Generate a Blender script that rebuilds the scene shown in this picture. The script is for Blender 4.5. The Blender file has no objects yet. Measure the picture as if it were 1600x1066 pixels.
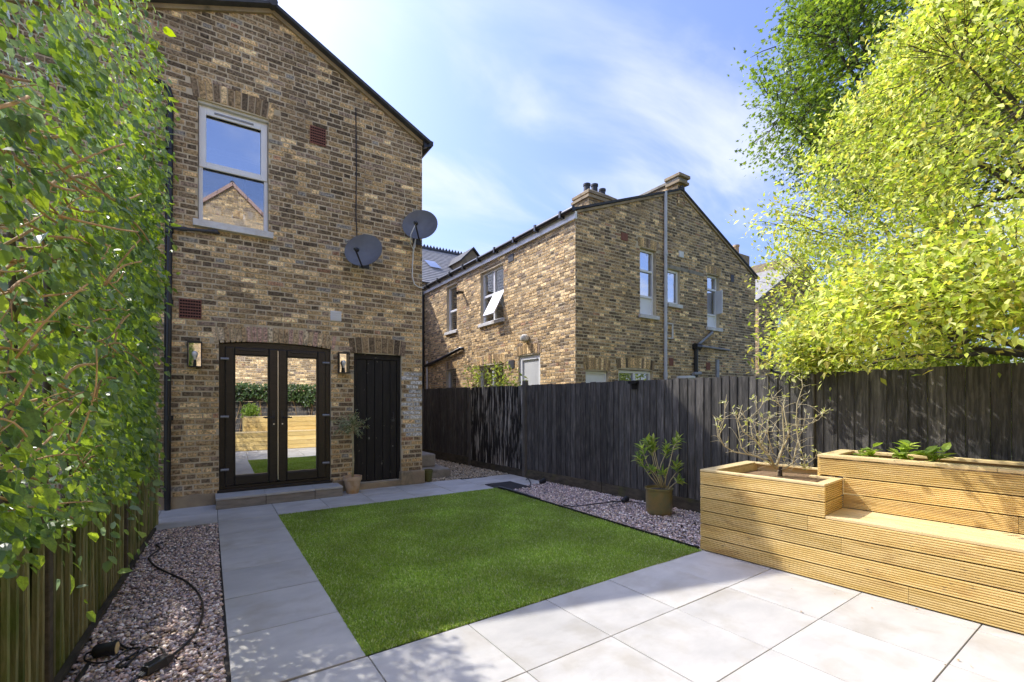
import bpy, math, random
import numpy as np
from mathutils import Vector, Matrix, noise as mnoise

random.seed(7); rng = np.random.default_rng(7)
SC = bpy.context.scene
COL = SC.collection
PI = math.pi
# ------------------------------------------------------------------ camera, sky, sun
CAMH = 1.45
TH = math.atan2(800 - 331, 713.0)
CT, ST = math.cos(TH), math.sin(TH)
cd = bpy.data.cameras.new('camera'); cam = bpy.data.objects.new('camera', cd); COL.objects.link(cam)
cd.sensor_width = 36.0; cd.lens = 713.0 / 1600 * 36; cd.shift_y = 93 / 1600.0
cd.clip_start = 0.05; cd.clip_end = 2000
cam.location = (0, 0, CAMH); cam.rotation_euler = (PI / 2, 0, -TH)
SC.camera = cam

SUN = Vector((-2.146, 3.40, 4.43)).normalized()
wd = bpy.data.worlds.new('World'); SC.world = wd; wd.use_nodes = True
nt = wd.node_tree; nt.nodes.clear()
def N(t, **kw):
    n = nt.nodes.new(t)
    for k, v in kw.items(): setattr(n, k, v)
    return n
sky = N('ShaderNodeTexSky', sky_type='NISHITA', sun_disc=False)
sky.sun_elevation = math.asin(SUN.z); sky.sun_rotation = math.atan2(SUN.x, SUN.y)
sky.air_density = 1.0; sky.dust_density = 4.0; sky.ozone_density = 2.2
tc = N('ShaderNodeTexCoord'); sep = N('ShaderNodeSeparateXYZ'); nt.links.new(tc.outputs['Generated'], sep.inputs[0])
zz = N('ShaderNodeMath', operation='ADD'); zz.inputs[1].default_value = 0.18; nt.links.new(sep.outputs[2], zz.inputs[0])
zm = N('ShaderNodeMath', operation='MAXIMUM'); zm.inputs[1].default_value = 0.1; nt.links.new(zz.outputs[0], zm.inputs[0])
dx = N('ShaderNodeMath', operation='DIVIDE'); nt.links.new(sep.outputs[0], dx.inputs[0]); nt.links.new(zm.outputs[0], dx.inputs[1])
dy = N('ShaderNodeMath', operation='DIVIDE'); nt.links.new(sep.outputs[1], dy.inputs[0]); nt.links.new(zm.outputs[0], dy.inputs[1])
cmb = N('ShaderNodeCombineXYZ'); nt.links.new(dx.outputs[0], cmb.inputs[0]); nt.links.new(dy.outputs[0], cmb.inputs[1])
mp = N('ShaderNodeMapping'); mp.inputs['Rotation'].default_value = (0, 0, math.radians(-52)); mp.inputs['Scale'].default_value = (0.75, 1.5, 1)
mp.inputs['Location'].default_value = (3.1, 1.7, 0)
nt.links.new(cmb.outputs[0], mp.inputs[0])
nz = N('ShaderNodeTexNoise'); nz.inputs['Scale'].default_value = 1.9; nz.inputs['Detail'].default_value = 7; nz.inputs['Roughness'].default_value = 0.52; nz.inputs['Distortion'].default_value = 0.5
nt.links.new(mp.outputs[0], nz.inputs[0])
rp = N('ShaderNodeValToRGB'); rp.color_ramp.elements[0].position = 0.43; rp.color_ramp.elements[1].position = 0.80; rp.color_ramp.elements[0].color = (.10, .10, .10, 1)
rp.color_ramp.interpolation = 'EASE'
nt.links.new(nz.outputs[0], rp.inputs[0])
# thicker towards the horizon
hz = N('ShaderNodeMapRange'); hz.inputs[1].default_value = 0.0; hz.inputs[2].default_value = 0.75; hz.inputs[3].default_value = 1.25; hz.inputs[4].default_value = 0.60
nt.links.new(sep.outputs[2], hz.inputs[0])
cf = N('ShaderNodeMath', operation='MULTIPLY'); cf.use_clamp = True; nt.links.new(rp.outputs[0], cf.inputs[0]); nt.links.new(hz.outputs[0], cf.inputs[1])
mixc = N('ShaderNodeMix', data_type='RGBA'); mixc.inputs['B'].default_value = (2.75, 2.88, 3.15, 1)
nt.links.new(cf.outputs[0], mixc.inputs['Factor']); tint = N('ShaderNodeMix', data_type='RGBA', blend_type='MULTIPLY'); tint.inputs['Factor'].default_value = 1; tint.inputs['B'].default_value = (.50, .585, .88, 1)
nt.links.new(sky.outputs[0], tint.inputs['A']); nt.links.new(tint.outputs['Result'], mixc.inputs['A'])
bg = N('ShaderNodeBackground'); bg.inputs['Strength'].default_value = 0.15
nt.links.new(mixc.outputs['Result'], bg.inputs[0])
wo = N('ShaderNodeOutputWorld'); nt.links.new(bg.outputs[0], wo.inputs[0])

sd = bpy.data.lights.new('sun', 'SUN'); sd.energy = 2.0; sd.angle = math.radians(0.55); sd.color = (1.0, 0.95, 0.86)
so = bpy.data.objects.new('sun', sd); COL.objects.link(so)
so.rotation_euler = (-SUN).to_track_quat('-Z', 'Y').to_euler(); so.location = SUN * 60

SC.view_settings.view_transform = 'Standard'; SC.view_settings.look = 'None'
SC.view_settings.exposure = 1.4; SC.view_settings.gamma = 1.0; SC.view_settings.use_curve_mapping = False
SC.render.engine = 'CYCLES'
SC.cycles.use_denoising = True
SC.cycles.max_bounces = 8; SC.cycles.transparent_max_bounces = 16; SC.cycles.diffuse_bounces = 4; SC.cycles.glossy_bounces = 4
SC.cycles.caustics_reflective = False; SC.cycles.caustics_refractive = False
SC.cycles.sample_clamp_indirect = 6

# ------------------------------------------------------------------ pixel helpers (photo is 1600 x 1066)
def ray(u, v):
    a = (u - 800) / 713.0; b = (626 - v) / 713.0
    return (a * CT + ST, -a * ST + CT, b)
def G(u, v, z=0.0):
    r = ray(u, v); t = (z - CAMH) / r[2]; return Vector((r[0] * t, r[1] * t, z))
YW = 7.6      # rear wall plane of both rear wings
XS = 6.67     # side wall plane of the next wing

# ------------------------------------------------------------------ materials
MATS = {}
def mat(name, c1, c2=None, scale=8.0, detail=6.0, stretch=(1, 1, 1), rough=0.8, spec=0.3, bump=0.0, bscale=None,
        attr=False, rnd=0.0, metallic=0.0, ramp=(0.35, 0.65), c3=None, s3=3.0, r3=(0.55, 0.7), st3=(1, 1, 1), trans=0.0, var=0.35, coat=0.0):
    m = bpy.data.materials.new(name); m.use_nodes = True; MATS[name] = m
    t = m.node_tree; L = t.links; nd = t.nodes
    p = nd['Principled BSDF']; p.inputs['Roughness'].default_value = rough; p.inputs['Metallic'].default_value = metallic
    p.inputs['Specular IOR Level'].default_value = spec; p.inputs['Coat Weight'].default_value = coat
    co = nd.new('ShaderNodeTexCoord'); oi = nd.new('ShaderNodeObjectInfo')
    off = nd.new('ShaderNodeMath'); off.operation = 'MULTIPLY'; off.inputs[1].default_value = 37.0; L.new(oi.outputs['Random'], off.inputs[0])
    ad = nd.new('ShaderNodeVectorMath'); ad.operation = 'ADD'; L.new(co.outputs['Object'], ad.inputs[0]); L.new(off.outputs[0], ad.inputs[1])
    def noi(sc, st, dt=detail, distort=0.0):
        mpn = nd.new('ShaderNodeMapping'); mpn.inputs['Scale'].default_value = st; L.new(ad.outputs[0], mpn.inputs[0])
        nn = nd.new('ShaderNodeTexNoise'); nn.inputs['Scale'].default_value = sc; nn.inputs['Detail'].default_value = dt
        nn.inputs['Roughness'].default_value = 0.6; nn.inputs['Distortion'].default_value = distort; L.new(mpn.outputs[0], nn.inputs[0]); return nn
    def rampn(src, lo, hi):
        r = nd.new('ShaderNodeMapRange'); r.inputs[1].default_value = lo; r.inputs[2].default_value = hi; L.new(src, r.inputs[0]); return r
    n1 = noi(scale, stretch); r1 = rampn(n1.outputs[0], *ramp)
    mx = nd.new('ShaderNodeMix'); mx.data_type = 'RGBA'; L.new(r1.outputs[0], mx.inputs['Factor'])
    mx.inputs['A'].default_value = (*c1, 1); mx.inputs['B'].default_value = (*(c2 or c1), 1)
    out = mx.outputs['Result']
    if attr:
        at = nd.new('ShaderNodeAttribute'); at.attribute_name = 'Col'
        v = rampn(n1.outputs[0], 0.3, 0.7); v.inputs[3].default_value = 1 - var; v.inputs[4].default_value = 1 + var
        vm = nd.new('ShaderNodeVectorMath'); vm.operation = 'SCALE'; L.new(at.outputs['Color'], vm.inputs[0]); L.new(v.outputs[0], vm.inputs['Scale'])
        out = vm.outputs[0]
    if c3 is not None:
        n3 = noi(s3, st3, 5, 0.3); r3n = rampn(n3.outputs[0], *r3)
        m3 = nd.new('ShaderNodeMix'); m3.data_type = 'RGBA'; L.new(r3n.outputs[0], m3.inputs['Factor']); L.new(out, m3.inputs['A']); m3.inputs['B'].default_value = (*c3, 1)
        out = m3.outputs['Result']
    if rnd:
        rr = nd.new('ShaderNodeMapRange'); rr.inputs[3].default_value = 1 - rnd; rr.inputs[4].default_value = 1 + rnd; L.new(oi.outputs['Random'], rr.inputs[0])
        vm = nd.new('ShaderNodeVectorMath'); vm.operation = 'SCALE'; L.new(out, vm.inputs[0]); L.new(rr.outputs[0], vm.inputs['Scale']); out = vm.outputs[0]
    L.new(out, p.inputs['Base Color'])
    if bump:
        nb = noi(bscale or scale * 3, stretch); b = nd.new('ShaderNodeBump'); b.inputs['Strength'].default_value = bump; b.inputs['Distance'].default_value = 0.01
        L.new(nb.outputs[0], b.inputs['Height']); L.new(b.outputs[0], p.inputs['Normal'])
    if trans:
        o = nd['Material Output']; tr = nd.new('ShaderNodeBsdfTranslucent'); L.new(out, tr.inputs[0])
        hs = nd.new('ShaderNodeHueSaturation'); hs.inputs['Saturation'].default_value = 1.15; hs.inputs['Value'].default_value = 1.9; hs.inputs['Hue'].default_value = 0.485
        L.new(out, hs.inputs['Color']); L.new(hs.outputs[0], tr.inputs[0])
        ms = nd.new('ShaderNodeMixShader'); ms.inputs[0].default_value = trans; L.new(p.outputs[0], ms.inputs[1]); L.new(tr.outputs[0], ms.inputs[2]); L.new(ms.outputs[0], o.inputs[0])
    return m
def glass_mat(name, refl, tint=(0.55, 0.58, 0.6)):
    m = bpy.data.materials.new(name); m.use_nodes = True; t = m.node_tree; t.nodes.clear()
    o = t.nodes.new('ShaderNodeOutputMaterial'); g = t.nodes.new('ShaderNodeBsdfGlossy'); g.inputs['Roughness'].default_value = 0.0; g.inputs['Color'].default_value = (0.95, 0.96, 0.96, 1)
    tr = t.nodes.new('ShaderNodeBsdfTransparent'); tr.inputs[0].default_value = (*tint, 1)
    ms = t.nodes.new('ShaderNodeMixShader'); ms.inputs[0].default_value = refl
    t.links.new(tr.outputs[0], ms.inputs[1]); t.links.new(g.outputs[0], ms.inputs[2]); t.links.new(ms.outputs[0], o.inputs[0])
    return m

mat('brick', (1, 1, 1), attr=True, scale=34, detail=9, rough=0.92, spec=0.15, bump=0.8, bscale=60, var=0.8)
mat('mortar', (0.56, 0.46, 0.305), (0.68, 0.575, 0.40), scale=5, rough=0.95, spec=0.1, bump=0.6, bscale=90, ramp=(0.3, 0.7), c3=(0.34, 0.27, 0.18), s3=1.3, r3=(0.52, 0.72))
mat('render_white', (0.70, 0.69, 0.66), (0.58, 0.56, 0.52), scale=6, rough=0.85, bump=0.3)
mat('plinth', (0.42, 0.33, 0.20), (0.30, 0.23, 0.15), scale=4, rough=0.95, bump=0.7, bscale=30, c3=(0.10, 0.09, 0.06), s3=2.2, r3=(0.55, 0.75))
mat('concrete', (0.38, 0.34, 0.27), (0.26, 0.235, 0.19), scale=6, rough=0.95, bump=0.7, bscale=60, c3=(0.08, 0.08, 0.06), s3=3, r3=(0.58, 0.75))
mat('slate', (0.045, 0.045, 0.05), (0.075, 0.075, 0.08), scale=6, rough=0.7, rnd=0.2)
mat('pale_tile', (0.36, 0.345, 0.33), (0.27, 0.26, 0.25), scale=5, rough=0.85)
mat('lead', (0.05, 0.05, 0.055), (0.08, 0.08, 0.085), scale=4, rough=0.6)
mat('upvc_brown', (0.015, 0.012, 0.010), (0.026, 0.020, 0.016), scale=10, stretch=(1, 1, 6), rough=0.38, spec=0.45)
mat('upvc_white', (0.88, 0.88, 0.87), (0.82, 0.82, 0.81), scale=3, rough=0.35, spec=0.4)
mat('sill_white', (0.76, 0.75, 0.72), (0.60, 0.57, 0.52), scale=7, rough=0.7, bump=0.3, c3=(0.35, 0.30, 0.25), s3=9, r3=(0.66, 0.75))
mat('black_plastic', (0.012, 0.012, 0.013), (0.02, 0.02, 0.022), scale=6, rough=0.35, spec=0.5)
mat('black_metal', (0.014, 0.014, 0.015), (0.025, 0.025, 0.027), scale=9, rough=0.45, spec=0.5)
mat('grey_metal', (0.36, 0.36, 0.37), (0.26, 0.26, 0.27), scale=5, rough=0.5, metallic=0.2)
mat('pale_pipe', (0.62, 0.62, 0.62), (0.52, 0.52, 0.53), scale=5, rough=0.5)
mat('silver', (0.72, 0.72, 0.73), rough=0.3, metallic=0.9)
mat('dish_grey', (0.17, 0.175, 0.185), (0.13, 0.133, 0.14), scale=5, rough=0.5, spec=0.4)
mat('terracotta_vent', (0.27, 0.115, 0.08), (0.21, 0.09, 0.065), scale=20, rough=0.9)
mat('dark_hole', (0.006, 0.006, 0.006), rough=1.0)
mat('white_plastic', (0.78, 0.78, 0.76), (0.70, 0.69, 0.66), scale=6, rough=0.5)
mat('old_black_door', (0.013, 0.012, 0.012), (0.026, 0.023, 0.021), scale=5, stretch=(6, 6, 0.6), rough=0.6, bump=0.4, bscale=18, c3=(0.30, 0.27, 0.22), s3=14, r3=(0.665, 0.71))
mat('fence_black', (0.038, 0.036, 0.034), (0.125, 0.116, 0.106), scale=7, stretch=(6, 6, 0.5), rough=0.62, spec=0.35, bump=0.7, bscale=22, rnd=0.35, c3=(0.25, 0.23, 0.205), s3=11, st3=(3, 3, 0.35), r3=(0.54, 0.80))
mat('fence_peeling', (0.019, 0.018, 0.017), (0.040, 0.036, 0.032), scale=7, stretch=(6, 6, 0.5), rough=0.7, bump=0.7, bscale=22, rnd=0.3, c3=(0.50, 0.47, 0.41), s3=3.4, st3=(4.5, 4.5, 0.6), r3=(0.50, 0.62))
mat('gravel_board', (0.06, 0.052, 0.038), (0.12, 0.10, 0.07), scale=6, stretch=(1, 1, 3), rough=0.9, bump=0.6, rnd=0.2, c3=(0.10, 0.10, 0.04), s3=5, r3=(0.58, 0.75))
mat('weathered_post', (0.16, 0.145, 0.12), (0.09, 0.082, 0.07), scale=8, stretch=(4, 4, 0.6), rough=0.9, bump=0.5)
mat('picket', (0.21, 0.20, 0.085), (0.36, 0.335, 0.165), scale=7, stretch=(5, 5, 0.7), rough=0.9, bump=0.6, rnd=0.35, c3=(0.11, 0.17, 0.025), s3=4, st3=(1, 1, 0.5), r3=(0.45, 0.68))
mat('picket_back', (0.075, 0.085, 0.02), (0.13, 0.14, 0.035), scale=6, stretch=(4, 4, 0.7), rough=0.95, rnd=0.25)
mat('pine', (0.70, 0.49, 0.165), (0.83, 0.62, 0.265), scale=3.2, stretch=(0.8, 0.8, 6), rough=0.7, spec=0.25, bump=0.10, bscale=14, rnd=0.17, c3=(0.46, 0.27, 0.09), s3=2.6, r3=(0.54, 0.78), st3=(1, 1, 4))
mat('pine_flat', (0.70, 0.53, 0.25), (0.80, 0.63, 0.34), scale=2.5, stretch=(8, 1, 8), rough=0.7, spec=0.25, bump=0.2, bscale=14, rnd=0.1, c3=(0.40, 0.23, 0.08), s3=2.2, r3=(0.60, 0.82), st3=(4, 1, 1))
mat('knot', (0.16, 0.085, 0.035), (0.09, 0.045, 0.02), scale=60, rough=0.8)
mat('porcelain', (0.475, 0.463, 0.432), (0.575, 0.557, 0.515), scale=2.6, detail=9, rough=0.62, spec=0.3, bump=0.22, bscale=150, rnd=0.08, stretch=(1, 1.8, 1), c3=(0.40, 0.365, 0.30), s3=2.4, r3=(0.50, 0.78))
mat('porcelain_riser', (0.32, 0.285, 0.24), (0.22, 0.195, 0.165), scale=9, stretch=(0.6, 1, 3), rough=0.8, bump=0.3, bscale=60, rnd=0.08)
mat('grout', (0.07, 0.062, 0.05), (0.045, 0.04, 0.035), scale=20, rough=0.95)
mat('soil', (0.30, 0.20, 0.105), (0.16, 0.10, 0.055), scale=22, rough=0.95, bump=0.9, bscale=60)
mat('ground_soil', (0.17, 0.145, 0.10), (0.12, 0.15, 0.06), scale=1.2, rough=0.95, bump=0.6, bscale=20)
mat('under_gravel', (0.10, 0.085, 0.075), (0.05, 0.045, 0.04), scale=40, rough=0.95)
mat('pebble', (1, 1, 1), attr=True, scale=60, rough=0.6, spec=0.35, var=0.25)
mat('turf_base', (0.17, 0.27, 0.05), (0.22, 0.33, 0.07), scale=9, rough=0.95)
mat('turf', (1, 1, 1), attr=True, scale=1.6, rough=0.55, spec=0.25, var=0.22, trans=0.35)
mat('leaf', (1, 1, 1), attr=True, scale=9, rough=0.38, spec=0.5, var=0.22, trans=0.33)
mat('leaf_hedge', (1, 1, 1), attr=True, scale=9, rough=0.36, spec=0.5, var=0.3, trans=0.44)
mat('leaf_matte', (1, 1, 1), attr=True, scale=9, rough=0.5, spec=0.35, var=0.22, trans=0.5)
mat('twig', (0.60, 0.40, 0.19), (0.42, 0.26, 0.12), scale=9, rough=0.85, rnd=0.3)
mat('green_stem', (0.22, 0.26, 0.05), rough=0.7)
mat('bark', (0.075, 0.058, 0.042), (0.12, 0.10, 0.075), scale=9, stretch=(2, 2, 0.6), rough=0.95, bump=0.8)
mat('pale_bark', (0.62, 0.54, 0.34), (0.47, 0.40, 0.24), scale=14, rough=0.85, rnd=0.15)
mat('terracotta', (0.55, 0.36, 0.21), (0.62, 0.48, 0.33), scale=6, rough=0.9, bump=0.3, c3=(0.40, 0.22, 0.08), s3=5, r3=(0.5, 0.75))
mat('glazed_pot', (0.24, 0.19, 0.06), (0.31, 0.21, 0.07), scale=4, rough=0.33, spec=0.5, c3=(0.13, 0.17, 0.08), s3=2.5, r3=(0.5, 0.7), coat=0.3)
mat('green_pot', (0.15, 0.135, 0.04), (0.11, 0.11, 0.035), scale=7, rough=0.5)
mat('bulb', (0.88, 0.86, 0.80), rough=0.25, spec=0.5)
mat('mirror', (0.85, 0.85, 0.85), rough=0.04, metallic=1.0)
mat('blind', (0.66, 0.66, 0.64), (0.55, 0.55, 0.54), scale=3, rough=0.8)
mat('curtain_or_dark_sheet', (0.50, 0.50, 0.50), (0.32, 0.32, 0.33), scale=9, stretch=(4, 4, 0.3), rough=0.9)
mat('dark_interior', (0.03, 0.028, 0.026), (0.05, 0.045, 0.04), scale=2, rough=0.95)
mat('dried', (0.42, 0.34, 0.18), (0.30, 0.25, 0.12), scale=20, rough=0.9)
mat('jar_orange', (0.50, 0.25, 0.10), (0.40, 0.2, 0.08), scale=20, rough=0.5)
mat('jar_white', (0.72, 0.70, 0.66), (0.5, 0.48, 0.45), scale=20, rough=0.5)
mat('jar_grey', (0.40, 0.42, 0.42), (0.28, 0.3, 0.3), scale=20, rough=0.4)
mat('pink_coping', (0.62, 0.42, 0.35), (0.52, 0.36, 0.30), scale=6, rough=0.85)
mat('ivory_paint', (0.66, 0.64, 0.56), (0.55, 0.53, 0.46), scale=5, rough=0.7)
MATS['glass_door'] = glass_mat('glass_door', 0.72, (0.3, 0.31, 0.32))
MATS['glass'] = glass_mat('glass', 0.42, (0.75, 0.78, 0.8))
MATS['glass_clear'] = glass_mat('glass_clear', 0.27, (0.9, 0.92, 0.93))
MATS['glass_sky'] = glass_mat('glass_sky', 0.60, (0.55, 0.57, 0.6))

# ------------------------------------------------------------------ builders
ROOT = {}                      # world position of a thing's origin, looked up through its parts
def thing(name, label, cat, loc=(0, 0, 0), group=None):
    o = bpy.data.objects.new(name, None); o.empty_display_size = 0.1; COL.objects.link(o); o.location = loc
    o['label'] = label; o['category'] = cat
    if group: o['group'] = group
    ROOT[o] = Vector(loc); return o
def tag(o, label, cat, group=None, kind=None):
    o['label'] = label; o['category'] = cat
    if group: o['group'] = group
    if kind: o['kind'] = kind
    return o
def link(o, parent):
    COL.objects.link(o)
    if parent is not None:
        o.parent = parent; ROOT[o] = ROOT[parent]
    else: ROOT[o] = Vector((0, 0, 0))
class MB:
    def __init__(s): s.v = []; s.f = []; s.c = []; s.mi = []
    def add(s, vs, fs, col=None, mi=0):
        b = len(s.v); s.v += [tuple(p) for p in vs]; s.f += [[i + b for i in f] for f in fs]
        s.c += [col or (1, 1, 1)] * len(vs); s.mi += [mi] * len(fs); return s
    def box(s, x0, x1, y0, y1, z0, z1, col=None):
        return s.add([(x, y, z) for z in (z0, z1) for x, y in ((x0, y0), (x1, y0), (x1, y1), (x0, y1))],
                     [(3, 2, 1, 0), (4, 5, 6, 7), (0, 1, 5, 4), (1, 2, 6, 5), (2, 3, 7, 6), (3, 0, 4, 7)], col)
    def pbox(s, P, u0, u1, z0, z1, d0, d1, col=None):          # box in a wall's own coordinates
        return s.add([P(u, z, d) for d in (d0, d1) for u, z in ((u0, z0), (u1, z0), (u1, z1), (u0, z1))],
                     [(3, 2, 1, 0), (4, 5, 6, 7), (0, 1, 5, 4), (1, 2, 6, 5), (2, 3, 7, 6), (3, 0, 4, 7)], col)
    def prism(s, P, poly, d0, d1, col=None, inset=0.0):        # polygon (u,z) pushed out from d0 to d1
        n = len(poly); cu = sum(p[0] for p in poly) / n; cz = sum(p[1] for p in poly) / n
        top = []
        for u, z in poly:
            du, dz = cu - u, cz - z
            top.append((u + max(-inset, min(inset, du)), z + max(-inset, min(inset, dz))))
        vs = [P(u, z, d0) for u, z in poly] + [P(u, z, d1) for u, z in top]
        return s.add(vs, [tuple(range(n, 2 * n)), tuple(range(n - 1, -1, -1))] + [(i, (i + 1) % n, (i + 1) % n + n, i + n) for i in range(n)], col)
    def ring(s, P, u0, u1, z0, z1, w, d0, d1, wb=None, wt=None):
        wb = w if wb is None else wb; wt = w if wt is None else wt
        s.pbox(P, u0, u0 + w, z0, z1, d0, d1); s.pbox(P, u1 - w, u1, z0, z1, d0, d1)
        s.pbox(P, u0 + w, u1 - w, z0, z0 + wb, d0, d1 - 0.0015); s.pbox(P, u0 + w, u1 - w, z1 - wt, z1, d0, d1 - 0.0015); return s
    def tube(s, pts, r, sides=8, col=None, cap=True):
        pts = [Vector(p) for p in pts]; n = len(pts); vs = []; prev = None
        rs = r if isinstance(r, (list, tuple)) else [r] * n
        for i, p in enumerate(pts):
            t = (pts[min(i + 1, n - 1)] - pts[max(i - 1, 0)])
            if t.length < 1e-9: t = Vector((0, 0, 1))
            t.normalize()
            a = prev - t * prev.dot(t) if prev is not None else t.orthogonal()
            if a.length < 1e-6: a = t.orthogonal()
            a.normalize(); prev = a; b = t.cross(a)
            for k in range(sides):
                th = 2 * PI * k / sides; vs.append(p + (a * math.cos(th) + b * math.sin(th)) * rs[i])
        fs = [(i * sides + k, i * sides + (k + 1) % sides, (i + 1) * sides + (k + 1) % sides, (i + 1) * sides + k) for i in range(n - 1) for k in range(sides)]
        if cap: fs += [tuple(range(sides - 1, -1, -1)), tuple(range((n - 1) * sides, n * sides))]
        return s.add(vs, fs, col)
    def lathe(s, c, prof, sides=24, axis=None, col=None):      # prof: (radius, height)
        c = Vector(c); vs = []; ax = Vector(axis).normalized() if axis else Vector((0, 0, 1)); a = ax.orthogonal().normalized(); b = ax.cross(a)
        for r, h in prof:
            for k in range(sides):
                th = 2 * PI * k / sides; vs.append(c + ax * h + (a * math.cos(th) + b * math.sin(th)) * r)
        n = len(prof)
        fs = [(i * sides + k, i * sides + (k + 1) % sides, (i + 1) * sides + (k + 1) % sides, (i + 1) * sides + k) for i in range(n - 1) for k in range(sides)]
        fs += [tuple(range(sides - 1, -1, -1)), tuple(range((n - 1) * sides, n * sides))]
        return s.add(vs, fs, col)
    def build(s, name, m, parent=None, smooth=False, bevel=0.0, sub=0):
        me = bpy.data.meshes.new(name); o = bpy.data.objects.new(name, me)
        link(o, parent); off = ROOT[o]
        me.from_pydata([(v[0] - off.x, v[1] - off.y, v[2] - off.z) for v in s.v], [], s.f)
        for mm in (m if isinstance(m, (list, tuple)) else [m]): me.materials.append(MATS[mm])
        ca = me.color_attributes.new('Col', 'FLOAT_COLOR', 'POINT')
        ca.data.foreach_set('color', np.array([(*c, 1.0) for c in s.c], dtype=np.float32).ravel())
        if any(s.mi): me.polygons.foreach_set('material_index', s.mi)
        if smooth: me.polygons.foreach_set('use_smooth', [True] * len(me.polygons))
        me.update()
        if smooth == 'auto':
            me.set_sharp_from_angle(angle=math.radians(40))
        if bevel:
            b = o.modifiers.new('bevel', 'BEVEL'); b.width = bevel; b.segments = 2; b.limit_method = 'ANGLE'
        if sub:
            b = o.modifiers.new('sub', 'SUBSURF'); b.levels = sub; b.render_levels = sub
        return o
def struct(o): o['kind'] = 'structure'; return o

def np_mesh(name, V, F, cols, m, parent=None, smooth=False):
    """V (n,k,3) copies of a template, F template faces, cols (n,3) -> one mesh object"""
    n, k = V.shape[:2]; off = np.array(ROOT[parent]) if parent is not None else np.zeros(3)
    me = bpy.data.meshes.new(name); o = bpy.data.objects.new(name, me); link(o, parent)
    flat = np.concatenate([np.array(f) for f in F]); tot = np.array([len(f) for f in F]); nl = len(flat)
    loops = (flat[None, :] + (np.arange(n) * k)[:, None]).ravel().astype(np.int32)
    totals = np.tile(tot, n).astype(np.int32); starts = np.concatenate([[0], np.cumsum(totals)[:-1]]).astype(np.int32)
    me.vertices.add(n * k); me.vertices.foreach_set('co', (V.reshape(-1, 3) - off).astype(np.float32).ravel())
    me.loops.add(n * nl); me.loops.foreach_set('vertex_index', loops)
    me.polygons.add(n * len(F)); me.polygons.foreach_set('loop_start', starts); me.polygons.foreach_set('loop_total', totals)
    if smooth: me.polygons.foreach_set('use_smooth', np.ones(n * len(F), dtype=bool))
    ca = me.color_attributes.new('Col', 'FLOAT_COLOR', 'POINT')
    cc = np.ones((n, k, 4), dtype=np.float32); cc[:, :, :3] = cols[:, None, :]; ca.data.foreach_set('color', cc.ravel())
    me.materials.append(MATS[m]); me.update(calc_edges=True); me.validate(); return o
def nrm(a): return a / np.maximum(np.linalg.norm(a, axis=-1, keepdims=True), 1e-9)
def frames(d, up):                                            # rows: x = d, z ~ up
    x = nrm(d); y = nrm(np.cross(up, x)); z = np.cross(x, y); return np.stack([x, y, z], axis=-1)
def place(tv, pos, R, sc): return pos[:, None, :] + np.einsum('nij,kj->nki', R, tv) * sc[:, None, None]
LEAF_V = np.array([(0, 0, 0), (.28, .24, .07), (.62, .22, .05), (1, 0, -.07), (.62, -.22, .05), (.28, -.24, .07), (.3, 0, 0), (.66, 0, -.02)], float)
LEAF_F = [(0, 6, 1), (1, 6, 7, 2), (2, 7, 3), (0, 5, 6), (6, 5, 4, 7), (7, 4, 3)]
SLIM_V = LEAF_V * np.array([1, .42, 1.0])
def maple_template():
    v = [(0, 0, 0)]; ang = [-125, -95, -62, -38, -14, 0, 14, 38, 62, 95, 125]; rad = [.28, .5, .34, .72, .42, 1.0, .42, .72, .34, .5, .28]
    for a, r in zip(ang, rad): v.append((.35 + r * .65 * math.cos(math.radians(a)), r * .65 * math.sin(math.radians(a)), -.08 * abs(math.sin(math.radians(a)))))
    v[0] = (.30, 0, .02)
    return np.array(v, float), [(0, i, i + 1) for i in range(1, 11)]
MAPLE_V, MAPLE_F = maple_template()
def leaf_objects(parent, tv, F, pos, R, sc, cols, m, shades=6):
    """each of these leaves as an object of its own, sharing a few meshes"""
    meshes = []
    for k in range(shades):
        me = bpy.data.meshes.new('leaf'); me.from_pydata([tuple(p) for p in tv], [], F); me.materials.append(MATS[m])
        c = cols[int(k * (len(cols) - 1) / max(1, shades - 1))]
        ca = me.color_attributes.new('Col', 'FLOAT_COLOR', 'POINT'); ca.data.foreach_set('color', np.tile(np.array([*c, 1.0], np.float32), len(tv)))
        me.update(); meshes.append(me)
    off = ROOT[parent]
    for i in range(len(pos)):
        o = bpy.data.objects.new('leaf', meshes[i % shades]); link(o, parent)
        M4 = Matrix.Identity(4)
        for r in range(3):
            for c in range(3): M4[r][c] = R[i][r][c] * sc[i]
            M4[r][3] = pos[i][r] - off[r]
        o.matrix_local = M4

# wall coordinate systems: P(u, z, d), d = outwards
def wall_y(Y): return lambda u, z, d=0.0: (u, Y - d, z)       # faces -Y
def wall_yb(Y): return lambda u, z, d=0.0: (u, Y + d, z)      # faces +Y
def wall_x(X): return lambda u, z, d=0.0: (X - d, u, z)       # faces -X
def clip(poly, conv):
    out = poly
    for i in range(len(conv)):
        a, b = conv[i], conv[(i + 1) % len(conv)]
        def side(p): return (b[0] - a[0]) * (p[1] - a[1]) - (b[1] - a[1]) * (p[0] - a[0])
        inp, out = out, []
        for j in range(len(inp)):
            p, q = inp[j], inp[(j + 1) % len(inp)]; sp, sq = side(p), side(q)
            if sp >= 0: out.append(p)
            if (sp > 0 and sq < 0) or (sp < 0 and sq > 0):
                t = sp / (sp - sq); out.append((p[0] + (q[0] - p[0]) * t, p[1] + (q[1] - p[1]) * t))
        if len(out) < 3: return []
    return out
def area(p): return 0.5 * abs(sum(p[i][0] * p[(i + 1) % len(p)][1] - p[(i + 1) % len(p)][0] * p[i][1] for i in range(len(p))))
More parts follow.
